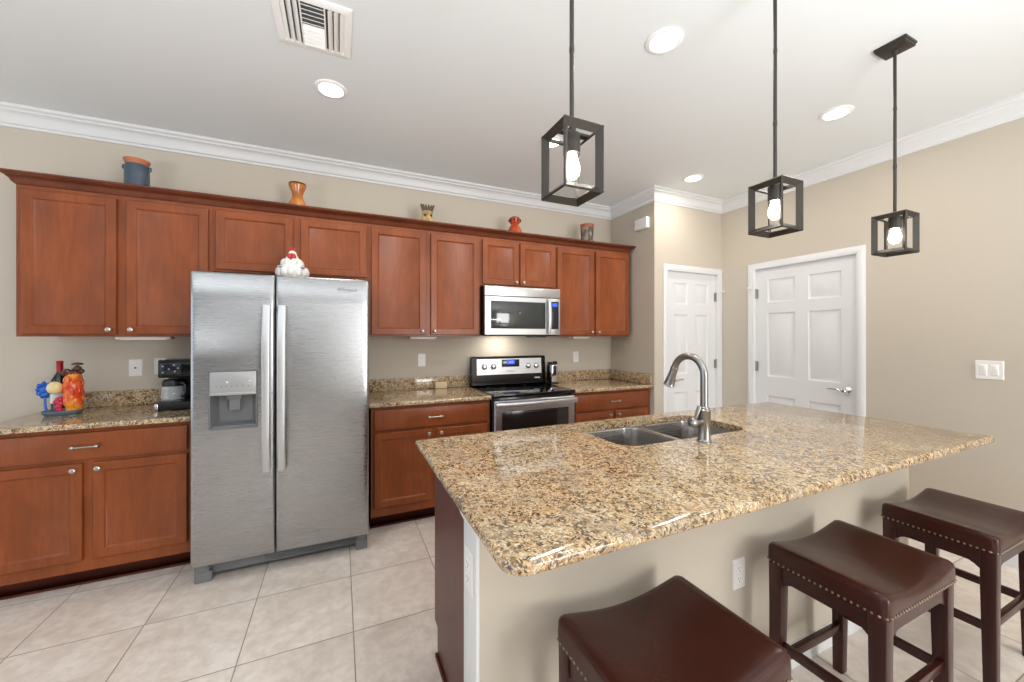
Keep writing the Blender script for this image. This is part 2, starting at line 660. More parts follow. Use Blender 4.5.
# ------------------------------------------------------------------ doors (built facing -Y at y=0, opening from x=0)
def six_panel_door(name, w, hinge_right, mtx, label):
    root = thing(name, (0, 0, 0), label, 'door', kind='structure')

    def put(n, b, m, par=root):
        xf(b, mtx)
        return obj(n, b, m, par)
    h = DH
    g = 0.003
    st = 0.112
    mid = 0.105
    cw = (w - 2 * st - mid) / 2
    cols = [(st, st + cw), (st + cw + mid, w - st)]
    rows = [(0.22, 0.82), (1.00, 1.60), (1.70, 1.915)]
    b = NB()
    paneled(b, g, w - g, 0.008, h - g, [(c[0], c[1], r[0], r[1]) for c in cols for r in rows], 0.022, 0.035,
            [(0.010, 0.010), (0.018, 0.011), (0.042, 0.002)])
    put('door_slab', b, 'white')
    b = NB()
    cwid = 0.057
    prof = [(0.0, 0.0), (0.0, -0.010), (0.012, -0.016), (0.046, -0.018), (0.057, -0.012), (0.057, 0.0)]

    def ring(o, y):
        return [(-o, y, 0), (-o, y, h + o), (w + o, y, h + o), (w + o, y, 0)]
    loft(b, [ring(o_, y_) for o_, y_ in prof] , closed=False)
    # jamb lining and stop
    for x0, x1 in ((-0.001, 0.0025), (w - 0.0025, w + 0.001)):
        box(b, x0, x1, -0.001, 0.099, 0, h)
    box(b, 0, w, -0.001, 0.099, h - 0.0025, h + 0.001)
    put('door_casing', b, 'white')
    hx = w - 0.004 if hinge_right else 0.004
    for z in (0.25, 1.09, 1.79):
        b = NB()
        lathe(b, (hx, 0.012, z - 0.045), [(0.007, 0), (0.007, 0.09)], 10)
        ball(b, (hx, 0.012, z + 0.048), 0.006, n=8)
        s = -1 if hinge_right else 1
        box(b, min(hx, hx + s * 0.022), max(hx, hx + s * 0.022), 0.014, 0.0225, z - 0.044, z + 0.044)
        put('hinge', b, 'nickel')
    b = NB()
    s = -1 if hinge_right else 1
    tube(b, [(hx, 0.010, 1.845), (hx - s * 0.02, -0.030, 1.845), (hx - s * 0.035, -0.045, 1.845)], 0.004, 8)
    lathe(b, (hx - s * 0.035, -0.045, 1.845), [(0.008, -0.004), (0.009, 0.004), (0.004, 0.012)], 10, 'Y')
    put('hinge_pin_stop', b, 'plastic')
    lx = 0.07 if hinge_right else w - 0.07
    s = 1 if hinge_right else -1
    b = NB()
    lathe(b, (lx, 0.022, 0.945), [(0.033, 0.0), (0.033, 0.006), (0.026, 0.013), (0.013, 0.018), (0.012, 0.05), (0.015, 0.058), (0.010, 0.064)], 24, 'Y')
    tube(b, [(lx, -0.030, 0.945), (lx + s * 0.03, -0.034, 0.948), (lx + s * 0.07, -0.032, 0.953), (lx + s * 0.115, -0.026, 0.951)],
         [0.011, 0.009, 0.008, 0.007], 12)
    put('door_handle', b, 'chrome')
    return root


six_panel_door('door_1', D1[1] - D1[0], True, Matrix.Translation((D1[0], YP, 0)), 'narrow white six panel door next to the room corner')
six_panel_door('door_2', D2[1] - D2[0], False, Matrix.Translation((XR, D2[1], 0)) @ Matrix.Rotation(-PI / 2, 4, 'Z'),
               'wide white six panel door with a chrome lever on the beige wall')


# ------------------------------------------------------------------ cabinets
def knob(parent, x, y, z):
    b = NB()
    lathe(b, (x, y, z), [(0.009, 0.0), (0.006, 0.004), (0.005, 0.012), (0.010, 0.017), (0.0135, 0.022), (0.0125, 0.026), (0.007, 0.029)], 18, 'Y')
    return obj('knob', b, 'knobm', parent)


def pull(parent, x, y, z, w=0.096):
    b = NB()
    for s in (-1, 1):
        lathe(b, (x + s * w / 2, y, z), [(0.010, 0), (0.007, 0.006), (0.006, 0.022)], 14, 'Y')
        ball(b, (x + s * w / 2, y - 0.026, z), 0.011, n=12)
    tube(b, [(x + w / 2 * t, y - 0.027 - 0.004 * (1 - t * t), z) for t in (-1, -0.6, -0.2, 0.2, 0.6, 1)], [0.006, 0.0048, 0.0044, 0.0044, 0.0048, 0.006], 10)
    return obj('handle', b, 'knobm', parent)


def shaker(name, x0, x1, z0, z1, y, parent, m='cab', rail=0.046):
    b = NB()
    paneled(b, x0, x1, z0, z1, [(x0 + rail, x1 - rail, z0 + rail, z1 - rail)], y, 0.019, [(0.003, 0.003), (0.010, 0.010), (0.012, 0.011)], 0.003)
    return obj(name, b, m, parent)


def carcass(x0, x1, y0, y1, z0, z1, parent, openings):
    """Box with a face frame on its front (-Y)."""
    b = NB()
    paneled(b, x0, x1, z0, z1, openings, y0, y1 - y0, [(0.001, 0.010)], 0.001)
    return obj('cabinet_body', b, 'cab', parent)


YU = 3.07       # upper door fronts
UB, UT = 1.378, 2.232


def upper(x0, x1, z0, doors, label, knobs=True):
    root = thing('wall_cabinet', ((x0 + x1) / 2, YB, z0), label, 'cabinet', 'cherry wall cabinets')
    carcass(x0, x1, YU + 0.0195, YB - 0.001, z0, UT, root, [])
    for i, (a, c) in enumerate(doors):
        d = shaker('door', a, c, z0 + 0.014, 2.206, YU, root)
        kx = c - 0.028 if i == 0 else a + 0.028
        if knobs:
            knob(d, kx, YU, z0 + 0.042)
    return root


upper(-1.650, -0.757, UB, [(-1.626, -1.224), (-1.180, -0.778)], 'tall cherry wall cabinet pair left of the refrigerator')
upper(-0.756, 0.201, 1.806, [(-0.739, -0.298), (-0.252, 0.184)], 'short cherry wall cabinet above the refrigerator', False)
upper(0.202, 1.093, UB, [(0.218, 0.628), (0.668, 1.076)], 'tall cherry wall cabinet between refrigerator and microwave')
upper(1.094, 1.836, 1.812, [(1.108, 1.448), (1.464, 1.822)], 'short cherry wall cabinet above the microwave')
upper(1.837, 2.700, UB, [(1.846, 2.255), (2.280, 2.690)], 'tall cherry wall cabinet right of the microwave')

b = NB()
cc = UT + 0.0005
sweep(b, [(-1.651, YB - 0.002), (-1.651, YU + 0.018), (2.701, YU + 0.018), (2.701, YB - 0.002)],
      [(-0.05, cc), (0.004, cc), (0.008, cc + 0.006), (0.012, cc + 0.010), (0.018, cc + 0.024), (0.030, cc + 0.038), (0.040, cc + 0.043),
       (0.044, cc + 0.050), (0.052, cc + 0.052), (0.052, cc + 0.062), (-0.05, cc + 0.062)])
box(b, -1.62, 2.67, YU + 0.06, YB - 0.002, cc + 0.046, cc + 0.061)
tag(obj('cabinet_crown', b, 'crown', loc=(0.5, YB, cc)), 'dark cherry crown ledge running along the top of all wall cabinets', 'cabinet crown')

YD = 2.83       # base door fronts
CT = 0.914


def base_unit(x0, x1, split, label):
    root = thing('base_cabinet', ((x0 + x1) / 2, YB, 0), label, 'cabinet', 'cherry base cabinets')
    carcass(x0, x1, YD + 0.0195, YB - 0.001, 0.105, CT - 0.031, root, [])
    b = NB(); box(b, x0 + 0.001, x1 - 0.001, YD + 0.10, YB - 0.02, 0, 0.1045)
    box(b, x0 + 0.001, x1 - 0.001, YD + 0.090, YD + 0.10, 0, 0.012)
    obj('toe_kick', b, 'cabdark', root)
    m = 0.020
    b = NB()
    box(b, x0 + m, x1 - m, YD, YD + 0.019, 0.716, 0.858, 0.004, 2)
    d = obj('drawer', b, 'cab', root)
    pull(d, (split[0] + split[1]) / 2, YD, 0.787)
    for i, (a, c) in enumerate(((x0 + m, split[0]), (split[1], x1 - m))):
        dd = shaker('door', a, c, 0.170, 0.694, YD, root)
        knob(dd, c - 0.028 if i == 0 else a + 0.028, YD, 0.664)
    return root


base_unit(-1.668, -0.797, (-1.266, -1.225), 'cherry base cabinet under the coffee maker, left of the refrigerator')
base_unit(0.199, 1.088, (0.628, 0.664), 'cherry base cabinet between the refrigerator and the range')
base_unit(1.862, 2.742, (2.283, 2.322), 'cherry base cabinet right of the range')


# ------------------------------------------------------------------ granite
def slab(bm, x0, x1, y0, y1, z0, z1, r, holes=()):
    e = 0.010
    def R(d):
        rr = r if isinstance(r, (list, tuple)) else [r] * 4
        return rrect(x0 + d, x1 - d, y0 + d, y1 - d, [max(q - d, 0.001) for q in rr])
    plate_faces(bm, R(e), holes, z1)
    loops = []
    for d, z in ((e, z1), (0.006, z1 - 0.001), (0.003, z1 - 0.003), (0.001, z1 - 0.006), (0, z1 - 0.010), (0, z0 + 0.008), (0.003, z0 + 0.002), (e, z0)):
        loops.append([(x, y, z) for x, y in R(d)])
    loft(bm, loops)
    plate_faces(bm, R(e), holes, z0, True)
    for h in holes:
        loft(bm, [[(x, y, z1) for x, y in h], [(x, y, z0) for x, y in h]])


def counter(x0, x1, label, side=False, bx0=None):
    root = thing('granite_countertop', ((x0 + x1) / 2, YB, CT - 0.03), label, 'countertop', 'granite countertops along the back wall')
    b = NB(); slab(b, x0, x1, 2.80, YB - 0.001, CT - 0.030, CT, [0.012, 0.012, 0.002, 0.002])
    obj('counter_slab', b, 'granite', root)
    b = NB(); box(b, bx0 if bx0 is not None else x0, x1, YB - 0.021, YB - 0.001, CT + 0.0003, CT + 0.102, 0.003, 2)
    obj('backsplash', b, 'granite', root)
    if side:
        b = NB(); box(b, x1 - 0.021, x1 - 0.001, 2.815, YB - 0.0215, CT + 0.0003, CT + 0.102, 0.003, 2)
        obj('backsplash', b, 'granite', root)


counter(-1.685, -0.790, 'speckled granite counter under the coffee maker and wine bottle', bx0=-1.60)
counter(0.180, 1.090, 'speckled granite counter between the refrigerator and the range')
counter(1.860, XS - 0.001, 'speckled granite counter right of the range, with corner backsplash', True)

# ------------------------------------------------------------------ refrigerator
FX0, FX1, FS0, FS1 = -0.742, 0.169, -0.349, -0.341
FY = 2.615
fr = thing('refrigerator', (-0.287, 3.0, 0), 'stainless steel side by side refrigerator with ice and water dispenser', 'refrigerator')
b = NB(); box(b, FX0 + 0.012, FX1 - 0.012, FY + 0.085, 3.38, 0.045, 1.725, 0.006)
obj('case', b, 'greyd', fr)


def fridge_door(name, x0, x1, z0, z1, hole=None):
    b = NB()
    xs = {x0, x0 + 0.002, x0 + 0.006, x0 + 0.012, x1 - 0.012, x1 - 0.006, x1 - 0.002, x1}
    for i in range(1, 14):
        xs.add(x0 + (x1 - x0) * i / 14)
    zs = {z0, z0 + 0.004, z0 + 0.010, z1 - 0.010, z1 - 0.004, z1, *[z0 + (z1 - z0) * i / 10 for i in range(1, 10)]}
    if hole:
        xs |= {hole[0], hole[1]}
        zs |= {hole[2], hole[3]}
    xs, zs = sorted(xs), sorted(zs)
    xc, hw = (x0 + x1) / 2, (x1 - x0) / 2

    def yy(x, z):
        t = (x - xc) / hw
        d = 0.003 * t * t
        for e in (x - x0, x1 - x, z - z0, z1 - z):
            if e < 0.012:
                d += 0.007 * (1 - e / 0.012) ** 2
        return FY + d
    g = [[b.verts.new((x, yy(x, z), z)) for z in zs] for x in xs]
    for i in range(len(xs) - 1):
        for j in range(len(zs) - 1):
            if hole and hole[0] - 1e-6 <= xs[i] < hole[1] - 1e-6 and hole[2] - 1e-6 <= zs[j] < hole[3] - 1e-6:
                continue
            b.faces.new((g[i][j], g[i + 1][j], g[i + 1][j + 1], g[i][j + 1]))
    rim = [g[i][0] for i in range(len(xs))] + [g[-1][j] for j in range(1, len(zs))] + \
          [g[i][-1] for i in range(len(xs) - 2, -1, -1)] + [g[0][j] for j in range(len(zs) - 2, 0, -1)]
    back = [b.verts.new((v.co.x, FY + 0.078, v.co.z)) for v in rim]
    for i in range(len(rim)):
        j = (i + 1) % len(rim)
        b.faces.new((rim[i], rim[j], back[j], back[i]))
    b.faces.new(back)
    return obj(name, b, 'fridge', fr)


DX0, DX1, DZ0, DZ1 = -0.659, -0.434, 0.859, 1.184
fd = fridge_door('freezer_door', FX0, FS0, 0.110, 1.737, (DX0, DX1, DZ0, DZ1))
rd = fridge_door('refrigerator_door', FS1, FX1, 0.110, 1.737)


def fridge_handle(par, xc):
    b = NB()
    z0, z1 = 0.600, 1.560
    L = []
    n = 24
    for i in range(n + 1):
        t = i / n
        z = z0 + (z1 - z0) * t
        s = 4 * t * (1 - t)
        out = 0.030 + 0.030 * min(1.0, s * 1.6)
        yc = FY - out
        L.append([(xc + dx, yc + dy, z) for dx, dy in rrect(-0.021, 0.021, -0.009, 0.009, 0.007, 3)])
    loft(b, L, True, True)
    for z in (z0 + 0.022, z1 - 0.022):
        box(b, xc - 0.013, xc + 0.013, FY - 0.040, FY + 0.010, z - 0.020, z + 0.020, 0.004)
    return obj('handle', b, 'steelv', par)


fridge_handle(fd, -0.383)
fridge_handle(rd, -0.307)
# ice and water dispenser
b = NB()
o_, i_ = (DX0 - 0.004, DX1 + 0.004, DZ0 - 0.004, DZ1 + 0.004), (DX0 + 0.005, DX1 - 0.005, DZ0 + 0.005, DZ1 - 0.005)
ro, ri = rrect(*o_, 0.012), rrect(*i_, 0.008)
loft(b, [[(x, FY - 0.001, z) for x, z in ri], [(x, FY - 0.004, z) for x, z in rrect(DX0, DX1, DZ0, DZ1, 0.01)], [(x, FY + 0.001, z) for x, z in ro], [(x, FY + 0.012, z) for x, z in ro]])
disp = obj('dispenser_frame', b, 'grey', fd)
b = NB()
PZ = 1.052
ri2 = rrect(DX0 + 0.004, DX1 - 0.004, DZ0 + 0.004, PZ + 0.01, 0.004)
rb = rrect(DX0 + 0.030, DX1 - 0.030, DZ0 + 0.030, PZ + 0.01, 0.004)
loft(b, [[(x, FY - 0.0005, z) for x, z in ri2], [(x, FY + 0.072, z) for x, z in rb]], False, True)
obj('dispenser_recess', b, 'grey', fd)
b = NB(); box(b, DX0 + 0.004, DX1 - 0.004, FY - 0.004, FY + 0.02, PZ, DZ1 - 0.004, 0.004)
box(b, DX0 + 0.004, DX1 - 0.004, FY - 0.010, FY + 0.02, PZ - 0.004, PZ + 0.014, 0.005)
dp = obj('dispenser_panel', b, 'greyl', fd)
for x in (-0.625, -0.603, -0.580, -0.555, -0.530, -0.500, -0.475):
    b = NB(); lathe(b, (x, FY - 0.0038, 1.098), [(0.0028, 0), (0.0028, 0.001)], 10, 'Y')
    obj('button', b, 'slot', dp)
for x, z, q in ((-0.575, 1.122, 0.006), (-0.468, 1.126, 0.005)):
    b = NB(); lathe(b, (x, FY - 0.0038, z), [(q, 0), (q, 0.0012)], 12, 'Y')
    obj('indicator_light', b, 'mark', dp)
b = NB(); box(b, -0.575, -0.520, FY + 0.030, FY + 0.042, 0.955, 1.045, 0.006)
box(b, -0.585, -0.510, FY + 0.020, FY + 0.060, 1.022, 1.05, 0.004)
obj('dispenser_paddle', b, 'grey', fd)
b = NB(); box(b, DX0 + 0.010, DX1 - 0.010, FY + 0.002, FY + 0.066, DZ0 + 0.006, DZ0 + 0.018, 0.004)
obj('drip_tray', b, 'grey', fd)
text_mesh('brand_lettering', 'Whirlpool', 0.027, 'logo', rd, Matrix.Translation((0.042, FY + 0.0004, 1.670)) @ FRONT, 0.25)
b = NB()
tube(b, [(0.042 + 0.058 * math.cos(a), FY + 0.0006, 1.670 + 0.017 * math.sin(a)) for a in [PI * (0.55 + 1.0 * k / 16) for k in range(17)]], 0.0006, 6)
obj('brand_swoosh', b, 'logo', rd)
# kick grille, feet, hinge covers
b = NB()
box(b, FX0 + 0.06, FX1 - 0.05, FY + 0.075, FY + 0.10, 0.030, 0.104, 0.003)
box(b, FX0 + 0.20, FX0 + 0.34, FY + 0.066, FY + 0.08, 0.040, 0.098, 0.003)
for k in range(4):
    box(b, FX0 + 0.36, FX1 - 0.06, FY + 0.070, FY + 0.078, 0.040 + k * 0.015, 0.046 + k * 0.015)
obj('kick_grille', b, 'grey', fr)
for x0, x1 in ((FX0 + 0.004, FX0 + 0.085), (FX1 - 0.075, FX1 - 0.004)):
    b = NB()
    box(b, x0, x1, FY + 0.045, FY + 0.16, 0.0, 0.060, 0.006)
    box(b, x0 + 0.004, x1 - 0.012, FY + 0.040, FY + 0.12, 0.062, 0.100, 0.004)
    obj('foot', b, 'grey', fr)
for x in (FX0 + 0.05, FX1 - 0.05):
    b = NB(); box(b, x - 0.035, x + 0.035, FY + 0.03, FY + 0.16, 1.727, 1.745, 0.006)
    obj('hinge_cover', b, 'greyd', fr)

# ------------------------------------------------------------------ range
RX0, RX1 = 1.097, 1.853
rg = thing('electric_range', (1.475, 3.1, 0), 'freestanding black and stainless electric range under the microwave', 'range')
b = NB(); box(b, RX0, RX1, 2.845, 3.40, 0.03, 0.893, 0.003)
for x in (RX0 + 0.04, RX1 - 0.04):
    for y in (2.90, 3.35):
        lathe(b, (x, y, 0), [(0.018, 0), (0.018, 0.035)], 12)
obj('range_body', b, 'black', rg)
b = NB(); box(b, RX0 - 0.003, RX1 + 0.003, 2.785, 3.345, 0.893, 0.919, 0.006, 3)
ck = obj('cooktop', b, 'blackglass', rg)
burner = mat('burner_ring_grey', (60, 60, 62), 0.3)
for (x, y, r) in ((1.28, 2.95, 0.105), (1.67, 2.95, 0.08), (1.28, 3.20, 0.08), (1.67, 3.20, 0.10)):
    b = NB()
    loft(b, [[(x + q * math.cos(a), y + q * math.sin(a), 0.9193) for a in [2 * PI * k / 40 for k in range(40)]] for q in (r - 0.003, r)])
    obj('burner_ring', b, burner, ck)
b = NB()
L = [[(x, y, z) for y, z in ((3.345, 0.905), (3.315, 0.93), (3.318, 1.00), (3.326, 1.183), (3.335, 1.190), (3.375, 1.190), (3.395, 1.15), (3.395, 0.905))] for x in (RX0, RX1)]
loft(b, L, True, True)
bg = obj('backguard', b, 'black', rg)


def bgY(z):
    return 3.318 + (z - 1.0) / 0.183 * 0.008


b = NB()
z0, z1 = 1.022, 1.168
loft(b, [[(RX0 + 0.045, bgY(z0) - 0.003, z0), (RX1 - 0.045, bgY(z0) - 0.003, z0), (RX1 - 0.045, bgY(z1) - 0.003, z1), (RX0 + 0.045, bgY(z1) - 0.003, z1)],
         [(RX0 + 0.045, bgY(z0) + 0.002, z0), (RX1 - 0.045, bgY(z0) + 0.002, z0), (RX1 - 0.045, bgY(z1) + 0.002, z1), (RX0 + 0.045, bgY(z1) + 0.002, z1)]], True, True)
cp = obj('control_panel', b, 'steel', rg)
for x in (RX0 + 0.115, RX0 + 0.205, RX1 - 0.19, RX1 - 0.105):
    b = NB()
    lathe(b, (x, bgY(1.095) - 0.002, 1.095), [(0.028, 0), (0.027, 0.005), (0.024, 0.010), (0.021, 0.026), (0.016, 0.029)], 22, 'Y')
    kn = obj('knob', b, 'chrome', cp)
b = NB(); box(b, 1.388, 1.570, bgY(1.12) - 0.007, bgY(1.12), 1.090, 1.160, 0.002)
ds = obj('display', b, 'disp', cp)
b = NB(); box(b, 1.440, 1.520, bgY(1.12) - 0.0085, bgY(1.12) - 0.006, 1.115, 1.152)
obj('display_screen', b, 'blue', cp)
text_mesh('display_digits', '12:00', 0.024, 'mark', cp, Matrix.Translation((1.480, bgY(1.12) - 0.0087, 1.134)) @ FRONT)
text_mesh('brand_lettering', 'Whirlpool', 0.020, 'logo', cp, Matrix.Translation((1.475, bgY(1.05) - 0.0033, 1.050)) @ FRONT, 0.25)
b = NB(); box(b, 1.735, 1.790, 3.3125, 3.318, 0.972, 0.984, 0.001)
obj('badge', b, 'mark', bg)
OY = 2.785
b = NB()
paneled(b, RX0 + 0.008, RX1 - 0.008, 0.255, 0.868, [(RX0 + 0.075, RX1 - 0.075, 0.335, 0.775)], OY, 0.055, [(0.001, 0.004)], 0.004)
od = obj('oven_door', b, 'steel', rg)
bx('oven_window', 'ovenglass', (RX0 + 0.070, RX1 - 0.070, OY - 0.001, OY + 0.02, 0.33, 0.780), od, 0.001)
b = NB()
L = []
for i in range(21):
    t = i / 20 * 2 - 1
    x = 1.475 + t * 0.372
    y = OY - 0.028 - 0.022 * (1 - t * t)
    L.append([(x, y + dy, 0.838 + dz) for dy, dz in rrect(-0.012, 0.012, -0.021, 0.021, 0.009, 3)])
loft(b, L, True, True)
for x in (RX0 + 0.03, RX1 - 0.03):
    box(b, x - 0.018, x + 0.018, OY - 0.034, OY + 0.004, 0.822, 0.854, 0.003)
obj('oven_handle', b, 'steel', od)
b = NB(); box(b, RX0 + 0.008, RX1 - 0.008, OY, OY + 0.055, 0.085, 0.246, 0.004)
obj('storage_drawer', b, 'steel', rg)

# ------------------------------------------------------------------ microwave
MX0, MX1, MZ0, MZ1, MY = 1.099, 1.835, 1.388, 1.806, 3.005
mw = thing('microwave', (1.466, YB, MZ0), 'stainless over the range microwave with a black window', 'microwave')
b = NB(); box(b, MX0, MX1, MY + 0.022, YB - 0.002, MZ0, MZ1, 0.003)
obj('microwave_body', b, 'black', mw)
b = NB(); box(b, MX0 + 0.004, MX1 - 0.001, MY + 0.002, MY + 0.022, MZ1 - 0.082, MZ1 - 0.001, 0.003)
obj('vent_strip', b, 'steel', mw)
XH = MX1 - 0.114
b = NB()
paneled(b, MX0 + 0.004, XH - 0.001, MZ0 + 0.004, MZ1 - 0.086, [(MX0 + 0.062, XH - 0.045, MZ0 + 0.060, MZ1 - 0.130)], MY, 0.022, [(0.001, 0.003)], 0.003)
md = obj('microwave_door', b, 'steel', mw)
bx('microwave_window', 'mwglass', (MX0 + 0.058, XH - 0.041, MY - 0.0008, MY + 0.012, MZ0 + 0.056, MZ1 - 0.126), md, 0.002)
b = NB()
L = []
for i in range(17):
    t = i / 16 * 2 - 1
    L.append([(XH - 0.012 + dx, MY - 0.020 - 0.018 * (1 - t * t) + dy, 1.555 + t * 0.155) for dx, dy in rrect(-0.014, 0.014, -0.007, 0.007, 0.005, 3)])
loft(b, L, True, True)
for s in (-1, 1):
    box(b, XH - 0.022, XH - 0.002, MY - 0.022, MY + 0.002, 1.555 + s * 0.140 - 0.012, 1.555 + s * 0.140 + 0.012, 0.003)
obj('handle', b, 'steelv', md)
b = NB(); box(b, XH + 0.001, MX1 - 0.001, MY, MY + 0.022, MZ0 + 0.004, MZ1 - 0.086, 0.003)
mp = obj('control_panel', b, 'steel', mw)
bx('keypad', 'disp', (XH + 0.016, MX1 - 0.018, MY - 0.0012, MY + 0.004, MZ0 + 0.055, MZ1 - 0.115), mp, 0.001)
bx('display_screen', 'blue', (XH + 0.030, MX1 - 0.032, MY - 0.0020, MY, MZ1 - 0.158, MZ1 - 0.128), mp)
b = NB(); box(b, MX0 + 0.02, MX1 - 0.02, MY + 0.03, MY + 0.16, MZ0 - 0.008, MZ0 - 0.0005, 0.002)
box(b, MX0 + 0.45, MX0 + 0.62, MY + 0.05, MY + 0.13, MZ0 - 0.02, MZ0 - 0.007, 0.003)
obj('grease_filter', b, 'greyd', mw)
area_light('microwave_cooktop_lamp', Vector((1.38, 3.27, MZ0 - 0.012)) - ROOT[mw], (0, 0.25, -1), 0.22, 0.08, 1.1, (1.0, 0.93, 0.82), parent=mw)

# under cabinet light bars (switched off)
for x0, x1, lab in ((-1.27, -1.00, 'thin white light bar under the wall cabinet left of the refrigerator'),
                    (0.52, 0.74, 'thin white light bar under the wall cabinet between refrigerator and microwave'),
                    (2.08, 2.28, 'thin white light bar under the wall cabinet right of the microwave')):
    r = thing('under_cabinet_light', ((x0 + x1) / 2, 3.20, UB - 0.022), lab, 'light', 'under cabinet light bars')
    bx('light_housing', 'plastic', (x0, x1, 3.17, 3.24, UB - 0.018, UB - 0.0005), r, 0.004)
    bx('diffuser', 'ring', (x0 + 0.02, x1 - 0.02, 3.18, 3.23, UB - 0.022, UB - 0.017), r, 0.002)

# ------------------------------------------------------------------ island
IX0, IX1, IY0, IY1 = 0.308, 2.780, 0.702, 1.748
isl = thing('kitchen_island', (1.5, 1.3, 0), 'kitchen island with cherry end panel and beige knee wall', 'kitchen island')
b = NB()
box(b, 0.385, 0.405, 1.1005, 1.690, 0.125, 0.8835)
box(b, 0.385, 0.405, 1.1005, 1.640, 0.0, 0.125)
obj('end_panel', b, 'panel', isl)
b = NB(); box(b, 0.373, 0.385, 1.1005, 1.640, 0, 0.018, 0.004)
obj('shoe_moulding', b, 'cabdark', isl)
b = NB()
box(b, 0.406, 2.70, 1.670, 1.690, 0.125, 0.8835)
box(b, 0.406, 2.70, 1.620, 1.640, 0.0, 0.125)
box(b, 0.406, 2.70, 1.1005, 1.670, 0.125, 0.143)
box(b, 2.70, 2.72, 1.1005, 1.690, 0.0, 0.8835)
obj('island_cabinet_body', b, 'cab', isl)
for k in range(4):
    x0 = 0.43 + k * 0.57
    b = NB()
    paneled(b, -x0 - 0.53, -x0, 0.16, 0.85, [(-x0 - 0.474, -x0 - 0.056, 0.216, 0.794)], -1.71, 0.019, [(0.004, 0.002), (0.009, 0.008)], 0.003)
    xf(b, Matrix.Rotation(PI, 4, 'Z'))
    obj('door', b, 'cab', isl)
b = NB(); box(b, 0.347, 2.74, 0.985, 1.1, 0, 0.8835)
obj('knee_wall', b, 'wall', isl)
b = NB(); box(b, 0.337, 0.3465, 0.984, 1.1, 0, 0.8835, 0.001)
L = [[(x, y, z) for x, z in ((0.337, 0.835), (0.330, 0.850), (0.324, 0.868), (0.322, 0.8835), (0.346, 0.8835), (0.346, 0.835))] for y in (0.978, 1.108)]
loft(b, L, True, True)
obj('end_trim', b, 'white', isl)
b = NB(); sweep(b, [(0.347, 0.985), (2.74, 0.985)], base_prof)
obj('island_baseboard', b, 'white', isl)

SX0, SX1, SY0, SY1 = 1.088, 1.885, 1.262, 1.652
ict = thing('island_countertop', (1.55, 1.22, CT - 0.03), 'large speckled granite island top with eased edges', 'countertop')
b = NB()
slab(b, IX0, IX1, IY0, IY1, CT - 0.030, CT, [0.055, 0.012, 0.012, 0.012], [rrect(SX0, SX1, SY0, SY1, 0.085)])
obj('counter_slab', b, 'granite', ict)

# sink: two undermounted bowls
snk = thing('double_sink', (1.51, 1.45, 0.67), 'undermount double bowl stainless sink in the island top', 'sink')
b = NB()
zt = CT - 0.0305
b1 = (SX0 - 0.006, 1.470, SY0 - 0.006, SY1 + 0.006)
b2 = (1.502, SX1 + 0.006, SY0 - 0.006, SY1 + 0.006)
holes = [rrect(*q, 0.07) for q in (b1, b2)]
plate_faces(b, rrect(SX0 - 0.02, SX1 + 0.02, SY0 - 0.02, SY1 + 0.02, 0.08), holes, zt)
for q in (b1, b2):
    loops = []
    for d, z, rr in ((0, 0, 0.07), (0.004, -0.003, 0.068), (0.006, -0.010, 0.066), (0.010, -0.150, 0.064), (0.016, -0.172, 0.06), (0.030, -0.184, 0.05), (0.06, -0.188, 0.04)):
        loops.append([(x, y, zt + z) for x, y in rrect(q[0] + d, q[1] - d, q[2] + d, q[3] - d, rr)])
    loft(b, loops, False, True)
obj('basin', b, 'sink', snk)
for q in (b1, b2):
    b = NB(); lathe(b, ((q[0] + q[1]) / 2, 1.47, zt - 0.1875), [(0.045, 0), (0.043, 0.003), (0.036, 0.003), (0.030, 0.0005), (0.002, 0.0008)], 24)
    obj('drain', b, 'chrome', snk)

# faucet
FXX, FYY = 1.475, 1.200
fc = thing('kitchen_faucet', (FXX, FYY, CT), 'brushed nickel gooseneck pull down faucet at the island sink', 'faucet')
b = NB(); lathe(b, (FXX, FYY, CT), [(0.031, 0.0), (0.031, 0.004), (0.027, 0.008), (0.0255, 0.012), (0.0255, 0.128), (0.027, 0.130), (0.027, 0.140), (0.022, 0.144), (0.022, 0.150), (0.017, 0.154), (0.016, 0.165)], 32)
obj('faucet_body', b, 'nickel', fc)
b = NB()
R_ = 0.084
cz = CT + 0.290
pts = [(FXX, FYY, CT + 0.15 + k * 0.0235) for k in range(6)]
pts += [(FXX, FYY + R_ - R_ * math.cos(a), cz + R_ * math.sin(a)) for a in [PI * (k / 18) * 0.90 for k in range(19)]]
tube(b, pts, 0.0160, 18)
obj('spout', b, 'nickel', fc)
e = Vector(pts[-1]); d = (e - Vector(pts[-2])).normalized()
b = NB()
tube(b, [e - d * 0.004, e + d * 0.002, e + d * 0.003, e + d * 0.03, e + d * 0.075, e + d * 0.092, e + d * 0.093, e + d * 0.097], [0.017, 0.0185, 0.0175, 0.018, 0.023, 0.026, 0.027, 0.024], 22)
obj('spray_head', b, 'nickel', fc)
b = NB()
lathe(b, (FXX - 0.018, FYY, CT + 0.088), [(0.017, 0.0), (0.017, 0.030), (0.020, 0.034), (0.021, 0.052), (0.017, 0.064), (0.006, 0.069)], 22, 'X')
tube(b, [(FXX - 0.060, FYY, CT + 0.095), (FXX - 0.050, FYY - 0.004, CT + 0.125), (FXX - 0.036, FYY - 0.006, CT + 0.158)], [0.007, 0.0085, 0.010], 12)
obj('faucet_handle', b, 'nickel', fc)


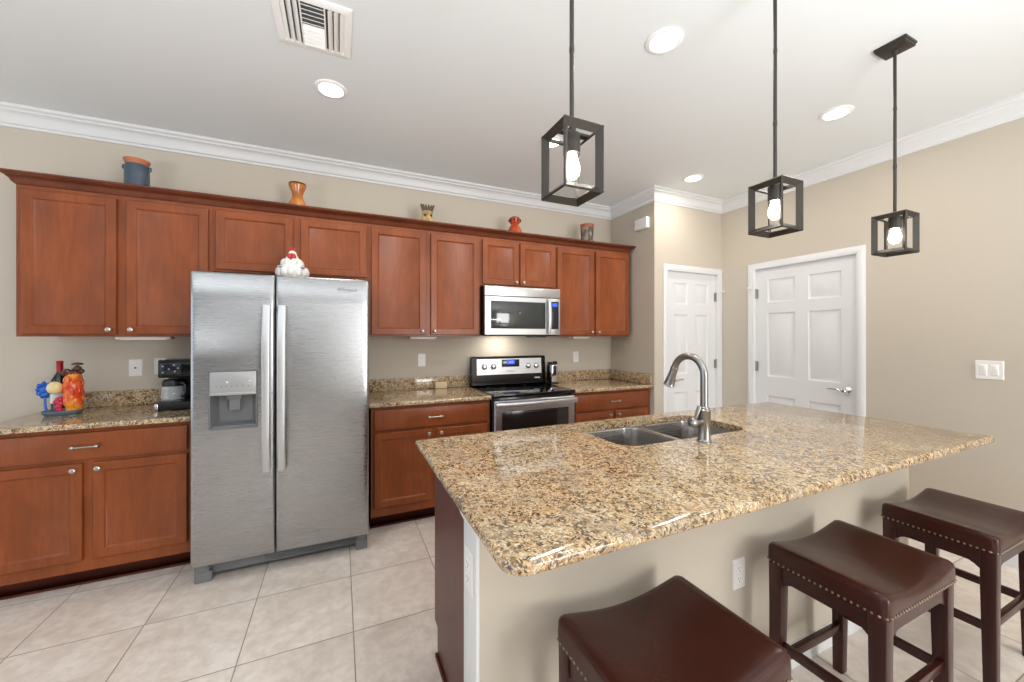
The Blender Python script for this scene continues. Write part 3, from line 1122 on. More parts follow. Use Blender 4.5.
# ------------------------------------------------------------------ bar stools (built about the origin)
def make_stool():
    root = thing('bar_stool', (0, 0, 0), 'x', 'stool', 'saddle stools at the island')
    hw, hd = 0.231, 0.174
    b = NB()
    N = 14
    ring = rrect(-1, 1, -1, 1, 0.001, 1)
    def contour(s, r):
        w, d = hw * s, hd * s
        pts = rrect(-w, w, -d, d, min(r, w * 0.95, d * 0.95), 5)
        # resample long sides so the dip is smooth
        out = []
        for i in range(len(pts)):
            p, q = pts[i], pts[(i + 1) % len(pts)]
            k = 14 if i % 6 == 5 else 1
            for j in range(k):
                out.append((p[0] + (q[0] - p[0]) * j / k, p[1] + (q[1] - p[1]) * j / k))
        return out

    def sad(x):
        t = min(1.0, abs(x) / hw)
        return 0.590 + 0.040 * t ** 2.0 * (1 - 0.25 * t ** 4)
    loops = []
    for s, dz in ((0.04, 0.002), (0.2, 0.002), (0.4, 0.0015), (0.6, 0.001), (0.75, 0.0), (0.86, -0.001), (0.94, -0.002), (0.97, -0.005), (0.988, -0.010), (0.998, -0.018), (1.0, -0.028)):
        loops.append([(x, y, sad(x) + dz) for x, y in contour(s, 0.02)])
    top_edge = contour(1.0, 0.02)
    for f_ in (0.4, 0.75, 1.0):
        loops.append([(x * (1 + 0.004 * math.sin(PI * f_)), y * (1 + 0.004 * math.sin(PI * f_)), (sad(x) - 0.028) * (1 - f_) + 0.548 * f_) for x, y in top_edge])
    loops.append([(x * 0.97, y * 0.97, 0.546) for x, y in top_edge])
    loft(b, loops, True, True)
    seat = obj('seat', b, 'leather', root, sharp=60)
    b = NB()
    per = contour(1.0, 0.02)
    acc = 0.0
    nxt = 0.0
    for i in range(len(per)):
        p, q = per[i], per[(i + 1) % len(per)]
        L = math.hypot(q[0] - p[0], q[1] - p[1])
        while nxt <= acc + L:
            t = (nxt - acc) / max(L, 1e-9)
            ball(b, ((p[0] + (q[0] - p[0]) * t) * 1.004, (p[1] + (q[1] - p[1]) * t) * 1.005, 0.556), 0.0040, n=8)
            nxt += 0.0165
        acc += L
    obj('nailhead_trim', b, 'nail', seat)
    lx, ly = hw - 0.028, hd - 0.028
    for sx in (-1, 1):
        for sy in (-1, 1):
            b = NB()
            L = []
            for z, w, sh in ((0.0, 0.016, 0.004), (0.006, 0.0175, 0.004), (0.20, 0.0195, 0.002), (0.40, 0.0215, 0.0), (0.547, 0.0225, 0.0)):
                L.append([(sx * (lx + sh) + dx, sy * (ly + sh) + dy, z) for dx, dy in rrect(-w, w, -w, w, 0.003, 2)])
            loft(b, L, True, True)
            obj('leg', b, 'stoolw', root)

    def apron(along, sgn):
        b = NB()
        half = (lx if along == 'X' else ly) - 0.021
        other = (ly if along == 'X' else lx) + 0.006
        bot = []
        for i in range(17):
            t = i / 16 * 2 - 1
            drop = 0.022 * max(0.0, (abs(t) - 0.72) / 0.28) ** 1.6
            bot.append((t * half, 0.494 - drop))
        for k in range(2):
            pass
        fr, bk = [], []
        for (t, z) in bot + [(half, 0.547), (-half, 0.547)]:
            for lst, off in ((fr, other + 0.009), (bk, other - 0.009)):
                lst.append((t, sgn * off, z) if along == 'X' else (sgn * off, t, z))
        loft(b, [fr, bk], True, True)
        obj('apron', b, 'stoolw', root)
    for s in (-1, 1):
        apron('X', s)
        apron('Y', s)
    for (a, z) in ((('Y', -1), 0.250), (('Y', 1), 0.250)):
        s = a[1]
        b = NB(); box(b, s * lx - 0.009, s * lx + 0.009, -ly + 0.018, ly - 0.018, z - 0.016, z + 0.016, 0.002)
        obj('stretcher', b, 'stoolw', root)
    for s, z in ((-1, 0.262), (1, 0.190)):
        b = NB(); box(b, -lx + 0.018, lx - 0.018, s * ly - 0.010, s * ly + 0.010, z - 0.016, z + 0.016, 0.002)
        obj('stretcher', b, 'stoolw', root)
    return root


stool = make_stool()
spots = [(0.772, 0.738, 'brown leather saddle stool closest to the island corner, mostly seat visible'),
         (1.677, 0.738, 'brown leather saddle stool between the other two, past the island outlet'),
         (2.497, 0.738, 'brown leather saddle stool farthest along the island, near the beige wall')]
for i, (x, y, lab) in enumerate(spots):
    s = stool if i == 0 else copy_tree(stool)
    s.location = (x, y, 0)
    s['label'] = lab


# ------------------------------------------------------------------ pendants
def make_pendant():
    root = thing('pendant_light', (0, 0, 0), 'x', 'pendant light', 'cage pendants over the island')
    zb, zt, a = 1.780, 1.966, 0.0635
    w, th = 0.0165, 0.003
    # each bar is a flat strap set on the mitre between two faces of the box
    b = NB()
    O = [Vector((x, y, z)) for x in (-a, a) for y in (-a, a) for z in (zb, zt)]
    cen = Vector((0, 0, (zb + zt) / 2))

    def inn(p):
        return Vector((p.x - math.copysign(w, p.x), p.y - math.copysign(w, p.y), p.z - math.copysign(w, p.z - cen.z)))
    for i in range(8):
        for j in range(i + 1, 8):
            if sum(abs(O[i][k] - O[j][k]) > 1e-6 for k in range(3)) == 1:
                p, q, r, s = O[i], O[j], inn(O[j]), inn(O[i])
                n = (q - p).cross(s - p).normalized() * th
                loft(b, [[p - n, q - n, r - n, s - n], [p + n, q + n, r + n, s + n]], True, True)
    box(b, -a + 0.004, a - 0.004, -0.010, 0.010, zt - 0.010, zt - 0.003)
    obj('cage', b, 'bronze', root)
    b = NB(); lathe(b, (0, 0, zt), [(0.008, 0.012), (0.012, 0.008), (0.012, -0.004), (0.024, -0.010), (0.0245, -0.066), (0.020, -0.066), (0.018, -0.05)], 24)
    obj('socket', b, 'bronze', root)
    b = NB(); lathe(b, (0, 0, 1.828), [(0.001, 0.0), (0.012, 0.003), (0.020, 0.012), (0.023, 0.024), (0.022, 0.040), (0.017, 0.058), (0.013, 0.074)], 20)
    obj('bulb', b, 'bulb', root)
    b = NB(); tube(b, [(0, 0, zt + 0.004), (0, 0, CEIL - 0.02)], 0.0065, 12)
    for z in (2.20, 2.48):
        lathe(b, (0, 0, z), [(0.0066, -0.010), (0.0074, -0.009), (0.0074, 0.009), (0.0066, 0.010)], 14)
    obj('stem', b, 'bronze', root)
    b = NB()
    L = [[(x, y, z) for x, y in rrect(-0.052 - d, 0.052 + d, -0.056 - d, 0.056 + d, 0.002, 2)] for d, z in ((-0.004, CEIL - 0.024), (0, CEIL - 0.020), (0.0, CEIL - 0.012), (0.004, CEIL - 0.010), (0.004, CEIL - 0.0005))]
    loft(b, L, True, True)
    lathe(b, (0, 0, CEIL - 0.040), [(0.009, 0), (0.011, 0.008), (0.011, 0.018)], 16)
    obj('ceiling_canopy', b, 'bronze', root)
    return root


pend = make_pendant()
for i, (x, lab) in enumerate(((0.606, 'dark cage pendant hanging in front of the microwave, lowest and largest looking'),
                              (1.530, 'dark cage pendant hanging in front of the corner, next to the wide door'),
                              (2.450, 'dark cage pendant with its ceiling plate in view, hanging beyond the wide door'))):
    p = pend if i == 0 else copy_tree(pend)
    p.location = (x, 0.930, 0)
    p['label'] = lab


# ------------------------------------------------------------------ recessed ceiling lights
def make_recessed():
    root = thing('recessed_light', (0, 0, 0), 'x', 'ceiling light', 'recessed ceiling lights')
    b = NB(); lathe(b, (0, 0, CEIL), [(0.086, -0.0005), (0.086, -0.004), (0.080, -0.008), (0.064, -0.0085), (0.062, -0.004), (0.062, -0.0005)], 40)
    obj('trim_ring', b, 'ring', root)
    b = NB(); lathe(b, (0, 0, CEIL), [(0.0615, -0.0005), (0.0615, -0.005), (0.045, -0.007), (0.002, -0.0075)], 32)
    obj('lamp_lens', b, 'lamp', root)
    area_light('recessed_lamp', (0, 0, CEIL - 0.012), (0, 0, -1), 0.12, 0.12, RECESSED_POWER, RECESSED_COLOR, 'DISK', root)
    return root


rec = make_recessed()
for i, (x, y, lab) in enumerate(((-0.045, 2.408, 'round recessed ceiling light above the refrigerator, beside the air vent'),
                                 (1.395, 2.408, 'round recessed ceiling light seen through the cage of the largest pendant'),
                                 (2.862, 2.443, 'small round recessed ceiling light by the corner above the narrow door'),
                                 (1.408, 1.366, 'round recessed ceiling light between the two tall pendant stems, near the picture top'),
                                 (2.850, 1.362, 'round recessed ceiling light between the middle and last pendant, above the wide door'))):
    r = rec if i == 0 else copy_tree(rec)
    r.location = (x, y, 0)
    r['label'] = lab

# ------------------------------------------------------------------ ceiling vent
VX0, VX1, VY0, VY1 = -0.262, 0.050, 1.785, 2.105
vt = thing('air_vent', (-0.105, 1.93, CEIL), 'white square air conditioning vent in the ceiling', 'vent')
b = NB()
zv = CEIL
oo = rrect(VX0, VX1, VY0, VY1, 0.003, 2)
loft(b, [[(x, y, zv - 0.0005) for x, y in oo], [(x, y, zv - 0.006) for x, y in oo],
         [(x, y, zv - 0.010) for x, y in rrect(VX0 + 0.012, VX1 - 0.012, VY0 + 0.012, VY1 - 0.012, 0.003, 2)],
         [(x, y, zv - 0.010) for x, y in rrect(VX0 + 0.030, VX1 - 0.030, VY0 + 0.030, VY1 - 0.030, 0.003, 2)],
         [(x, y, zv - 0.001) for x, y in rrect(VX0 + 0.032, VX1 - 0.032, VY0 + 0.032, VY1 - 0.032, 0.003, 2)]])
for x in (-0.155, -0.060):
    box(b, x - 0.003, x + 0.003, VY0 + 0.03, VY1 - 0.03, zv - 0.010, zv - 0.001)
obj('vent_frame', b, 'ring', vt)
bx('vent_shade_sheet', 'ventd', (VX0 + 0.03, VX1 - 0.03, VY0 + 0.03, VY1 - 0.03, zv - 0.0012, zv - 0.0004), vt)  # flat sheet, the shade behind the slats put into its grey


def slat(cx, cy, L, along, tilt):
    b = NB(); box(b, -L / 2, L / 2, -0.011, 0.011, -0.0007, 0.0007)
    xf(b, Matrix.Translation((cx, cy, zv - 0.0085)) @ (Matrix.Rotation(PI / 2, 4, 'Z') if along == 'Y' else Matrix.Identity(4)) @ Matrix.Rotation(tilt, 4, 'X'))
    obj('slat', b, 'ring', vt)


for x in (-0.222, -0.198, -0.174):
    slat(x, 1.945, 0.255, 'Y', 0.55)
for x in (-0.038, -0.014, 0.010):
    slat(x, 1.945, 0.255, 'Y', -0.55)
for k in range(10):
    slat(-0.1075, 1.832 + k * 0.0252, 0.088, 'X', 0.55 if k < 5 else -0.55)


# ------------------------------------------------------------------ wall plates
def wall_plate(name, mtx, label, cat, kind, w=0.070, h=0.115, group=None):
    loc = mtx.to_translation()
    root = thing(name, loc, label, cat, group)
    b = NB()
    L = [[(x, y, z) for x, z in rrect(-w / 2 + d, w / 2 - d, -h / 2 + d, h / 2 - d, 0.004, 3)] for d, y in ((0, -0.0005), (0, -0.003), (0.003, -0.006))]
    loft(b, L, True, True)
    xf(b, mtx); obj('cover_plate', b, 'plastic', root)
    if kind == 'outlet':
        for s in (-1, 1):
            b = NB()
            L = [[(x, y, z + s * 0.020) for x, z in rrect(-0.0165, 0.0165, -0.014, 0.014, 0.008, 4)] for y in (-0.0055, -0.0072)]
            loft(b, L, True, True)
            xf(b, mtx); rc = obj('receptacle', b, 'ring', root)
            b = NB()
            for x in (-0.006, 0.006):
                box(b, x - 0.001, x + 0.001, -0.0076, -0.0070, s * 0.020 - 0.001, s * 0.020 + 0.008)
            box(b, -0.002, 0.002, -0.0076, -0.0070, s * 0.020 - 0.010, s * 0.020 - 0.005)
            xf(b, mtx); obj('slots', b, 'slot', rc)
    elif kind == 'jack':
        b = NB(); lathe(b, (0, -0.0055, 0), [(0.006, 0), (0.006, 0.004), (0.003, 0.008)], 12, 'Y')
        xf(b, mtx); obj('jack', b, 'slot', root)
    elif kind == 'rockers':
        for s in (-1, 1):
            b = NB()
            L = [[(x + s * 0.023, y, z) for x, z in rrect(-0.0165 + d, 0.0165 - d, -0.033 + d, 0.033 - d, 0.002, 2)] for d, y in ((0, -0.0055), (0.001, -0.008), (0.003, -0.0095))]
            loft(b, L, True, True)
            xf(b, mtx); obj('rocker_switch', b, 'ring', root)
    return root


T = Matrix.Translation
TOR = Matrix.Rotation(-PI / 2, 4, 'Z')      # faces -X
wall_plate('wall_jack', T((-1.266, YB, 1.165)), 'white wall plate with a small round jack between wine bottle and coffee maker', 'wall plate', 'jack')
wall_plate('wall_outlet', T((-1.135, YB, 1.172)), 'white wall outlet partly hidden behind the coffee maker', 'outlet', 'outlet', group='wall outlets')
wall_plate('wall_outlet', T((0.662, YB, 1.168)), 'white wall outlet above the counter between refrigerator and range', 'outlet', 'outlet', group='wall outlets')
wall_plate('wall_outlet', T((2.283, YB, 1.160)), 'white wall outlet above the counter right of the range', 'outlet', 'outlet', group='wall outlets')
wall_plate('wall_outlet', T((1.394, 0.985, 0.471)), 'white wall outlet on the beige knee wall behind the stools', 'outlet', 'outlet', group='wall outlets')
wall_plate('wall_outlet', T((0.337, 1.040, 0.715)) @ TOR, 'white wall outlet on the white end trim of the island', 'outlet', 'outlet', group='wall outlets')
wall_plate('light_switch', T((XR, 0.953, 1.170)) @ TOR, 'white double rocker light switch on the beige wall', 'switch', 'rockers', 0.117, 0.117)

# door chime box on the side wall
ch = thing('door_chime', (XS, 2.925, 2.44), 'white door chime box high on the short side wall', 'door chime')
bx('chime_cover', 'plastic', (XS - 0.046, XS - 0.0005, 2.842, 3.010, 2.436, 2.540), ch, 0.004)
b = NB()
for k in range(5):
    box(b, XS - 0.0475, XS - 0.0455, 2.862, 2.990, 2.450 + k * 0.016, 2.454 + k * 0.016)
obj('grille_ribs', b, 'ring', ch)

# ------------------------------------------------------------------ things on the cabinet tops (ledge at z = LZ)
LZ = cc + 0.0615


def spotted(name, stops, scale, rough=0.3):
    m = mat(name, stops[0][1], rough)
    t = NT(m)
    t.color(t.ramp(t.noise(t.coords((1, 1, 0.6)), scale, 4, 0.6), stops))
    return m


terra = mat('terracotta', (176, 104, 66), 0.6)
crockm = spotted('blue_grey_glaze', [(0.35, (56, 68, 82)), (0.55, (70, 85, 100)), (0.7, (50, 57, 67))], 14, 0.4)
amberm = spotted('amber_glaze', [(0.3, (120, 62, 26)), (0.5, (178, 108, 46)), (0.7, (206, 150, 84))], 16, 0.15)
tanm = spotted('tan_painted_clay', [(0.3, (110, 84, 48)), (0.5, (178, 148, 96)), (0.68, (206, 182, 130))], 30, 0.5)
redm = spotted('red_orange_glaze', [(0.3, (120, 44, 24)), (0.5, (186, 76, 40)), (0.7, (210, 104, 60))], 18, 0.18)
darkm = spotted('dark_painted_clay', [(0.36, (48, 42, 40)), (0.50, (92, 82, 74)), (0.64, (150, 138, 120))], 38, 0.5)


def at_ledge(px, y=3.20):
    """Point on the ledge seen along image column px."""
    u = (px - 512) / 383.0
    s, c = math.sin(YAW), math.cos(YAW)
    return (u * c + s) / (c - u * s) * y


def shell(bm, c, prof, n=36, wall=0.004):
    inner = [(max(r - wall, 0.002), z) for r, z in reversed(prof[1:])] + [(0.002, prof[0][1] + wall)]
    lathe(bm, c, prof + inner, n)


x = at_ledge(137.0, 3.14)
r = thing('crock', (x, 3.14, LZ), 'blue grey crock with a terracotta rim and side lugs on the cabinet ledge', 'pot')
r.scale = (1.0, 1.0, 1.22)
b = NB(); shell(b, (x, 3.14, LZ), [(0.052, 0), (0.058, 0.004), (0.059, 0.05), (0.058, 0.108), (0.055, 0.118), (0.054, 0.124)])
obj('crock_body', b, crockm, r)
b = NB(); shell(b, (x, 3.14, LZ + 0.1235), [(0.054, 0), (0.057, 0.008), (0.063, 0.020), (0.063, 0.025)])
obj('rim', b, terra, r)
for s in (-1, 1):
    b = NB(); tube(b, [(x + s * 0.056, 3.14, LZ + 0.118), (x + s * 0.066, 3.14, LZ + 0.116), (x + s * 0.067, 3.14, LZ + 0.106), (x + s * 0.057, 3.14, LZ + 0.098)], 0.006, 8)
    obj('lug_handle', b, crockm, r)

x = at_ledge(297.5, 3.15)
r = thing('vase', (x, 3.15, LZ), 'amber hourglass vase on the ledge above the refrigerator', 'vase')
r.scale = (1.3, 1.3, 1.4)
b = NB(); shell(b, (x, 3.15, LZ), [(0.040, 0), (0.047, 0.006), (0.045, 0.022), (0.030, 0.052), (0.026, 0.068), (0.030, 0.086), (0.042, 0.112), (0.044, 0.120), (0.041, 0.124)])
obj('vase_body', b, amberm, r)
b = NB(); shell(b, (x, 3.15, LZ + 0.1235), [(0.041, 0), (0.044, 0.003), (0.042, 0.007)])
obj('rim', b, mat('dark_amber_rim', (96, 56, 30), 0.3), r)

x = at_ledge(427.3, 3.18)
r = thing('figurine', (x, 3.18, LZ), 'small tan clay figure with a feathered dark crest on the ledge', 'figurine')
r.scale = (1.3, 1.3, 1.42)
b = NB(); shell(b, (x, 3.18, LZ), [(0.036, 0), (0.044, 0.010), (0.044, 0.030), (0.034, 0.052), (0.030, 0.060), (0.034, 0.072), (0.036, 0.080)])
for s in (-1, 1):
    ball(b, (x + s * 0.036, 3.165, LZ + 0.022), 0.012, 0.014, 0.010, 10)
obj('figurine_body', b, tanm, r)
crest = mat('dark_crest', (92, 74, 62), 0.6)
for k in range(6):
    a = -1.0 + k * 0.4
    b = NB(); tube(b, [(x + 0.026 * math.sin(a), 3.18, LZ + 0.078), (x + 0.036 * math.sin(a), 3.178, LZ + 0.100), (x + 0.050 * math.sin(a), 3.176, LZ + 0.122)], [0.008, 0.009, 0.005], 8)
    obj('crest_feather', b, crest, r)
for s in (-1, 1):
    b = NB(); ball(b, (x + s * 0.018, 3.152, LZ + 0.052), 0.007, 0.006, 0.010, 10)
    obj('eye', b, 'blackp', r)

x = at_ledge(514.8, 3.19)
r = thing('vase', (x, 3.19, LZ), 'red orange gourd shaped vase on the ledge above the microwave', 'vase')
r.scale = (1.35, 1.35, 1.5)
b = NB(); shell(b, (x, 3.19, LZ), [(0.036, 0), (0.046, 0.008), (0.049, 0.026), (0.040, 0.050), (0.027, 0.066), (0.027, 0.074), (0.036, 0.084), (0.040, 0.096), (0.036, 0.110), (0.026, 0.117)])
obj('vase_body', b, redm, r)
b = NB()
for k in range(9):
    a = 2 * PI * k / 9
    ball(b, (x + 0.037 * math.cos(a), 3.19 + 0.037 * math.sin(a), LZ + 0.095), 0.009, 0.009, 0.008, 8)
obj('dark_collar', b, mat('dark_glaze', (48, 30, 22), 0.2), r)

x = at_ledge(587.0, 3.20)
r = thing('cup', (x, 3.20, LZ), 'dark patterned cup with an orange rim at the end of the ledge', 'cup')
r.scale = (1.22, 1.22, 1.45)
b = NB(); shell(b, (x, 3.20, LZ), [(0.046, 0), (0.050, 0.004), (0.051, 0.070), (0.054, 0.118)])
obj('cup_body', b, darkm, r)
b = NB(); shell(b, (x, 3.20, LZ + 0.1185), [(0.054, 0), (0.0555, 0.010), (0.056, 0.022)])
obj('rim', b, mat('orange_brown_rim', (158, 86, 54), 0.5), r)

# ------------------------------------------------------------------ hen figurine on the refrigerator
hx, hy, hz = -0.275, 2.805, 1.7345
hen = thing('hen_figurine', (hx, hy, hz - 0.0085), 'white ceramic hen with a red comb sitting on the refrigerator', 'figurine')
hen.scale = (1.0, 1.0, 1.18)
hw_ = mat('white_ceramic', (226, 224, 220), 0.25)
hr_ = mat('red_ceramic', (176, 44, 44), 0.3)
hg_ = mat('grey_blue_glaze', (150, 164, 180), 0.3)
b = NB(); lathe(b, (hx, hy, hz - 0.0085), [(0.060, 0), (0.076, 0.006), (0.080, 0.024), (0.080, 0.050), (0.074, 0.074), (0.060, 0.098), (0.044, 0.120), (0.030, 0.138), (0.024, 0.150), (0.021, 0.160), (0.010, 0.168)], 28)
for k in range(12):
    a = 2 * PI * k / 12
    ball(b, (hx + 0.070 * math.cos(a), hy + 0.066 * math.sin(a), hz + 0.040), 0.027, 0.027, 0.034, 12)
for k in range(8):
    a = 2 * PI * k / 8 + 0.3
    ball(b, (hx + 0.044 * math.cos(a), hy + 0.046 * math.sin(a), hz + 0.088), 0.024, 0.024, 0.026, 12)
obj('hen_body', b, hw_, hen)
b = NB()
for s in (-1, 1):
    ball(b, (hx + s * 0.062, hy - 0.064, hz + 0.064), 0.016, 0.012, 0.006, 10)
obj('wing_patch', b, hg_, hen)  # grey blue patches on both wings
b = NB()
for k, (dx, dz) in enumerate(((-0.015, 0.162), (-0.004, 0.172), (0.008, 0.168))):
    ball(b, (hx + dx, hy - 0.002, hz + dz), 0.007, 0.005, 0.010, 10)
obj('comb', b, hr_, hen)
b = NB()
for s in (-1, 1):
    ball(b, (hx + s * 0.011, hy - 0.042, hz + 0.124), 0.015, 0.013, 0.016, 10)
ball(b, (hx, hy - 0.046, hz + 0.100), 0.012, 0.010, 0.014, 10)
obj('wattle', b, hr_, hen)
b = NB(); tube(b, [(hx, hy - 0.018, hz + 0.142), (hx, hy - 0.042, hz + 0.136)], [0.007, 0.001], 10)
obj('beak', b, mat('yellow_beak', (214, 160, 70), 0.4), hen)

# ------------------------------------------------------------------ coffee maker
CX0, CX1, CY0, CY1 = -1.040, -0.835, 3.060, 3.290
cm = thing('coffee_maker', ((CX0 + CX1) / 2, 3.18, CT), 'black drip coffee maker with glass carafe beside the refrigerator', 'coffee maker')
b = NB(); box(b, CX0, CX1, CY0, CY1, CT + 0.0003, CT + 0.052, 0.008, 3)
box(b, CX0 + 0.012, CX1 - 0.005, CY1 - 0.075, CY1, CT + 0.050, CT + 0.23, 0.008)
obj('base', b, 'blackp', cm)
b = NB(); lathe(b, (-0.972, 3.125, CT + 0.0515), [(0.066, 0), (0.066, 0.003), (0.060, 0.004)], 28)
obj('warming_plate', b, 'greyd', cm)
b = NB(); box(b, CX0 + 0.008, CX1 - 0.003, CY0 + 0.010, CY1, CT + 0.205, CT + 0.318, 0.010, 3)
hd_ = obj('water_housing', b, 'black', cm)
b = NB(); box(b, CX0 + 0.020, CX0 + 0.125, CY0 + 0.006, CY0 + 0.012, CT + 0.225, CT + 0.300, 0.002)
pn = obj('button_panel', b, 'disp', cm)
for k, (dx, dz) in enumerate(((0.035, 0.278), (0.035, 0.240), (0.065, 0.260), (0.090, 0.285), (0.095, 0.245), (0.110, 0.265))):
    b = NB(); lathe(b, (CX0 + dx, CY0 + 0.006, CT + dz), [(0.005, 0), (0.005, 0.002)], 10, 'Y')
    obj('button', b, 'greyl', pn)
b = NB(); lathe(b, (CX0 + 0.035, 3.075, CT + 0.318), [(0.009, 0), (0.009, 0.003)], 12)
obj('power_light', b, 'mark', cm)
b = NB(); box(b, CX0 - 0.002, CX0 + 0.014, CY0 - 0.002, CY0 + 0.010, CT + 0.004, CT + 0.046, 0.004)
obj('trim_strip', b, 'chrome', cm)
b = NB(); shell(b, (-0.972, 3.125, CT + 0.0560), [(0.050, 0), (0.058, 0.012), (0.060, 0.045), (0.056, 0.085), (0.050, 0.104)], 32, 0.0025)
car = obj('carafe', b, 'glass', cm)
b = NB(); lathe(b, (-0.972, 3.125, CT + 0.1605), [(0.053, -0.012), (0.055, 0.0), (0.053, 0.020), (0.045, 0.030), (0.01, 0.034)], 28)
obj('carafe_lid', b, 'blackp', car)
b = NB(); tube(b, [(-0.930, 3.095, CT + 0.168), (-0.905, 3.078, CT + 0.170), (-0.890, 3.068, CT + 0.150), (-0.890, 3.068, CT + 0.105), (-0.903, 3.077, CT + 0.088), (-0.918, 3.086, CT + 0.086)], 0.009, 12)
obj('carafe_handle', b, 'blackp', car)

# ------------------------------------------------------------------ wine bottle and painted bottle holder
wy = 3.25
hold = thing('bottle_holder', (-1.51, 3.19, CT), 'bright painted tray holder with blue flower, fruit and red orange leaves', 'bottle holder')
traym = mat('blue_grey_tray', (120, 140, 160), 0.2, 0.4)
bluem = mat('bright_blue_glaze', (28, 92, 190), 0.25)
yel = spotted('yellow_fruit_glaze', [(0.35, (226, 206, 140)), (0.55, (236, 226, 190)), (0.7, (220, 150, 90))], 14, 0.25)
redo = spotted('red_orange_leaf_glaze', [(0.32, (196, 40, 36)), (0.48, (226, 96, 40)), (0.62, (240, 160, 60)), (0.8, (214, 60, 50))], 16, 0.22)
pink = mat('crimson_glaze', (190, 38, 70), 0.25)
hy0 = 3.19
b = NB()
L = [[(x, y, CT + z) for x, y in rrect(-1.592 + d, -1.425 - d, hy0 - 0.060 + d, hy0 + 0.058 - d, 0.04)] for d, z in ((0.012, 0.0003), (0.004, 0.010), (0, 0.024), (0.003, 0.026), (0.008, 0.014), (0.016, 0.007))]
loft(b, L, True, True)
obj('tray', b, traym, hold)
b = NB()
fx, fy, fz = -1.582, hy0 - 0.010, CT + 0.150
ball(b, (fx, fy, fz), 0.026, 0.018, 0.026, 12)
for k in range(9):
    a = 2 * PI * k / 9 + 0.25
    tube(b, [(fx + 0.014 * math.cos(a), fy, fz + 0.016 * math.sin(a)), (fx + 0.026 * math.cos(a), fy - 0.006, fz + 0.034 * math.sin(a)), (fx + 0.036 * math.cos(a), fy, fz + 0.050 * math.sin(a))], [0.011, 0.013, 0.005], 8)
tube(b, [(fx + 0.002, fy, fz - 0.02), (fx + 0.002, fy, CT + 0.06), (fx + 0.010, fy, CT + 0.009)], 0.006, 8)
obj('blue_flower', b, bluem, hold)
b = NB(); ball(b, (-1.536, hy0 - 0.016, CT + 0.160), 0.036, 0.028, 0.038, 18)
obj('fruit', b, yel, hold)
b = NB()
for k in range(15):
    a = k * 2.4
    zz = 0.058 + 0.0108 * k
    rr = 0.026 - 0.010 * max(0, (k - 10) / 5)
    bmesh.ops.create_uvsphere(b, u_segments=14, v_segments=8, radius=1.0, matrix=T_((-1.464 + rr * math.cos(a), hy0 + rr * math.sin(a), CT + zz)) @ Matrix.Rotation(a + PI / 2, 4, 'Z') @ Matrix.Rotation(0.7 * math.sin(k * 1.7), 4, 'Y') @ Matrix.Diagonal((0.036, 0.016, 0.046, 1)))
lathe(b, (-1.464, hy0, CT + 0.0072), [(0.030, 0), (0.034, 0.03), (0.036, 0.10), (0.034, 0.18), (0.024, 0.232)], 20)
obj('leaf_cluster', b, redo, hold)
b = NB()
for dx, dz in ((0.006, 0.050), (0.010, 0.030), (0.000, 0.076), (0.010, 0.092), (0.014, 0.066)):
    ball(b, (-1.524 + dx, hy0 - 0.024, CT + dz), 0.017, 0.013, 0.017, 10)
obj('berries', b, pink, hold)
b = NB()
for dx, dy, dz in ((-0.036, 0, 0.244), (-0.016, -0.010, 0.248), (0.006, -0.006, 0.246), (0.026, 0.010, 0.254), (-0.024, -0.012, 0.256), (0.004, 0.012, 0.260), (0.020, -0.004, 0.272)):
    ball(b, (-1.464 + dx, hy0 + dy, CT + dz), 0.019, 0.015, 0.016, 10)
tube(b, [(-1.450, hy0, CT + 0.25), (-1.446, hy0, CT + 0.296)], 0.007, 8)
lathe(b, (-1.446, hy0, CT + 0.290), [(0.006, 0), (0.026, 0.004), (0.024, 0.012), (0.004, 0.018)], 16)
obj('brown_top', b, mat('dark_brown_glaze', (84, 52, 40), 0.3), hold)

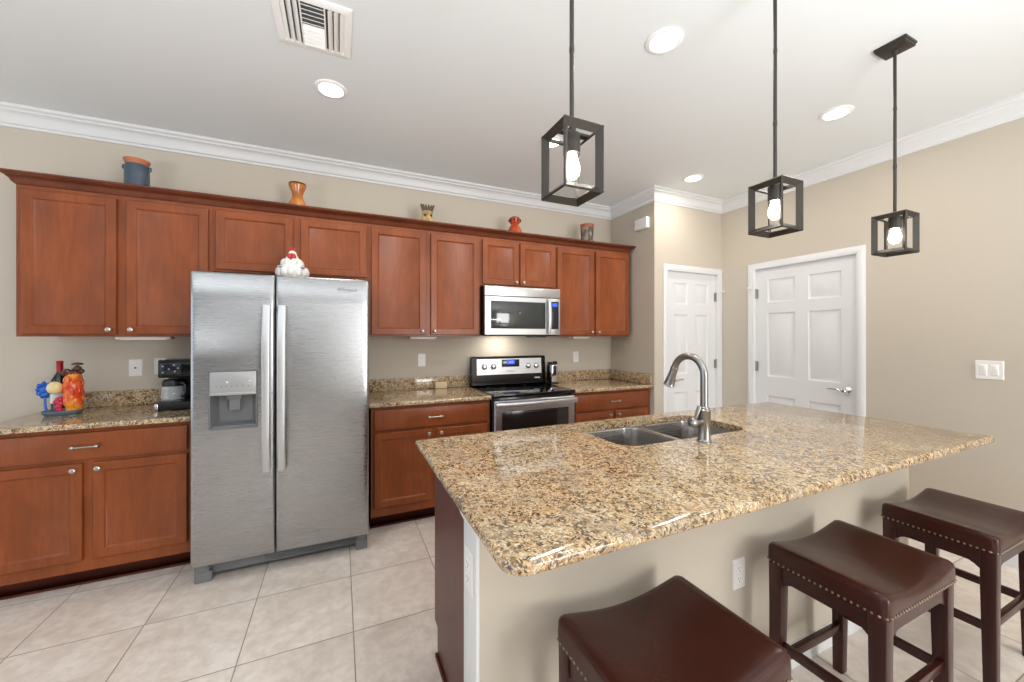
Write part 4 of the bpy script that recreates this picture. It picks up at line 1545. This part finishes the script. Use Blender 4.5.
bt = thing('wine_bottle', (-1.573, 3.296, CT), 'dark wine bottle with red capsule and white label standing behind the painted holder', 'bottle')
bz = CT + 0.0005
b = NB(); lathe(b, (-1.573, 3.296, bz), [(0.030, 0), (0.036, 0.004), (0.0375, 0.175), (0.035, 0.198), (0.022, 0.226), (0.0145, 0.242), (0.0135, 0.248)], 28)
obj('bottle_glass', b, mat('dark_bottle_glass', (14, 16, 20), 0.06, spec=0.7), bt)
b = NB(); lathe(b, (-1.573, 3.296, bz + 0.2475), [(0.0145, 0), (0.0147, 0.050), (0.0155, 0.052), (0.0155, 0.064), (0.012, 0.0665)], 22)
obj('capsule', b, mat('red_capsule_foil', (164, 26, 44), 0.3, 0.2), bt)
b = NB()
L = [[(-1.573 + 0.0382 * math.cos(a), 3.296 + 0.0382 * math.sin(a), bz + z) for a in [PI * 1.02 + PI * 0.96 * k / 20 for k in range(21)]] for z in (0.056, 0.122)]
loft(b, L, closed=False)
obj('label_sticker', b, mat('white_label_paper', (244, 246, 250), 0.6), bt)

# ------------------------------------------------------------------ small things on the back counter
sp = thing('sponge', (0.810, 3.390, CT), 'small cream block leaning at the granite backsplash, left of the range', 'sponge')
b = NB(); box(b, 0.770, 0.877, 3.365, 3.402, CT + 0.0003, CT + 0.058, 0.006, 3)
obj('sponge_block', b, mat('cream_sponge', (226, 206, 168), 0.8), sp)
ap = thing('countertop_appliance', (1.905, 3.27, CT), 'small upright chrome and black appliance beside the range', 'kitchen appliance')
b = NB(); box(b, 1.866, 1.946, 3.22, 3.32, CT + 0.012, CT + 0.195, 0.014, 3)
obj('housing', b, 'chrome', ap)
b = NB(); box(b, 1.862, 1.950, 3.215, 3.325, CT + 0.0003, CT + 0.014, 0.004)
obj('base', b, 'blackp', ap)
b = NB(); box(b, 1.886, 1.922, 3.2165, 3.226, CT + 0.085, CT + 0.180, 0.003)
obj('front_panel', b, 'disp', ap)
b = NB(); box(b, 1.872, 1.940, 3.225, 3.315, CT + 0.194, CT + 0.212, 0.006)
box(b, 1.893, 1.919, 3.200, 3.24, CT + 0.205, CT + 0.224, 0.005)
obj('lever', b, 'blackp', ap)
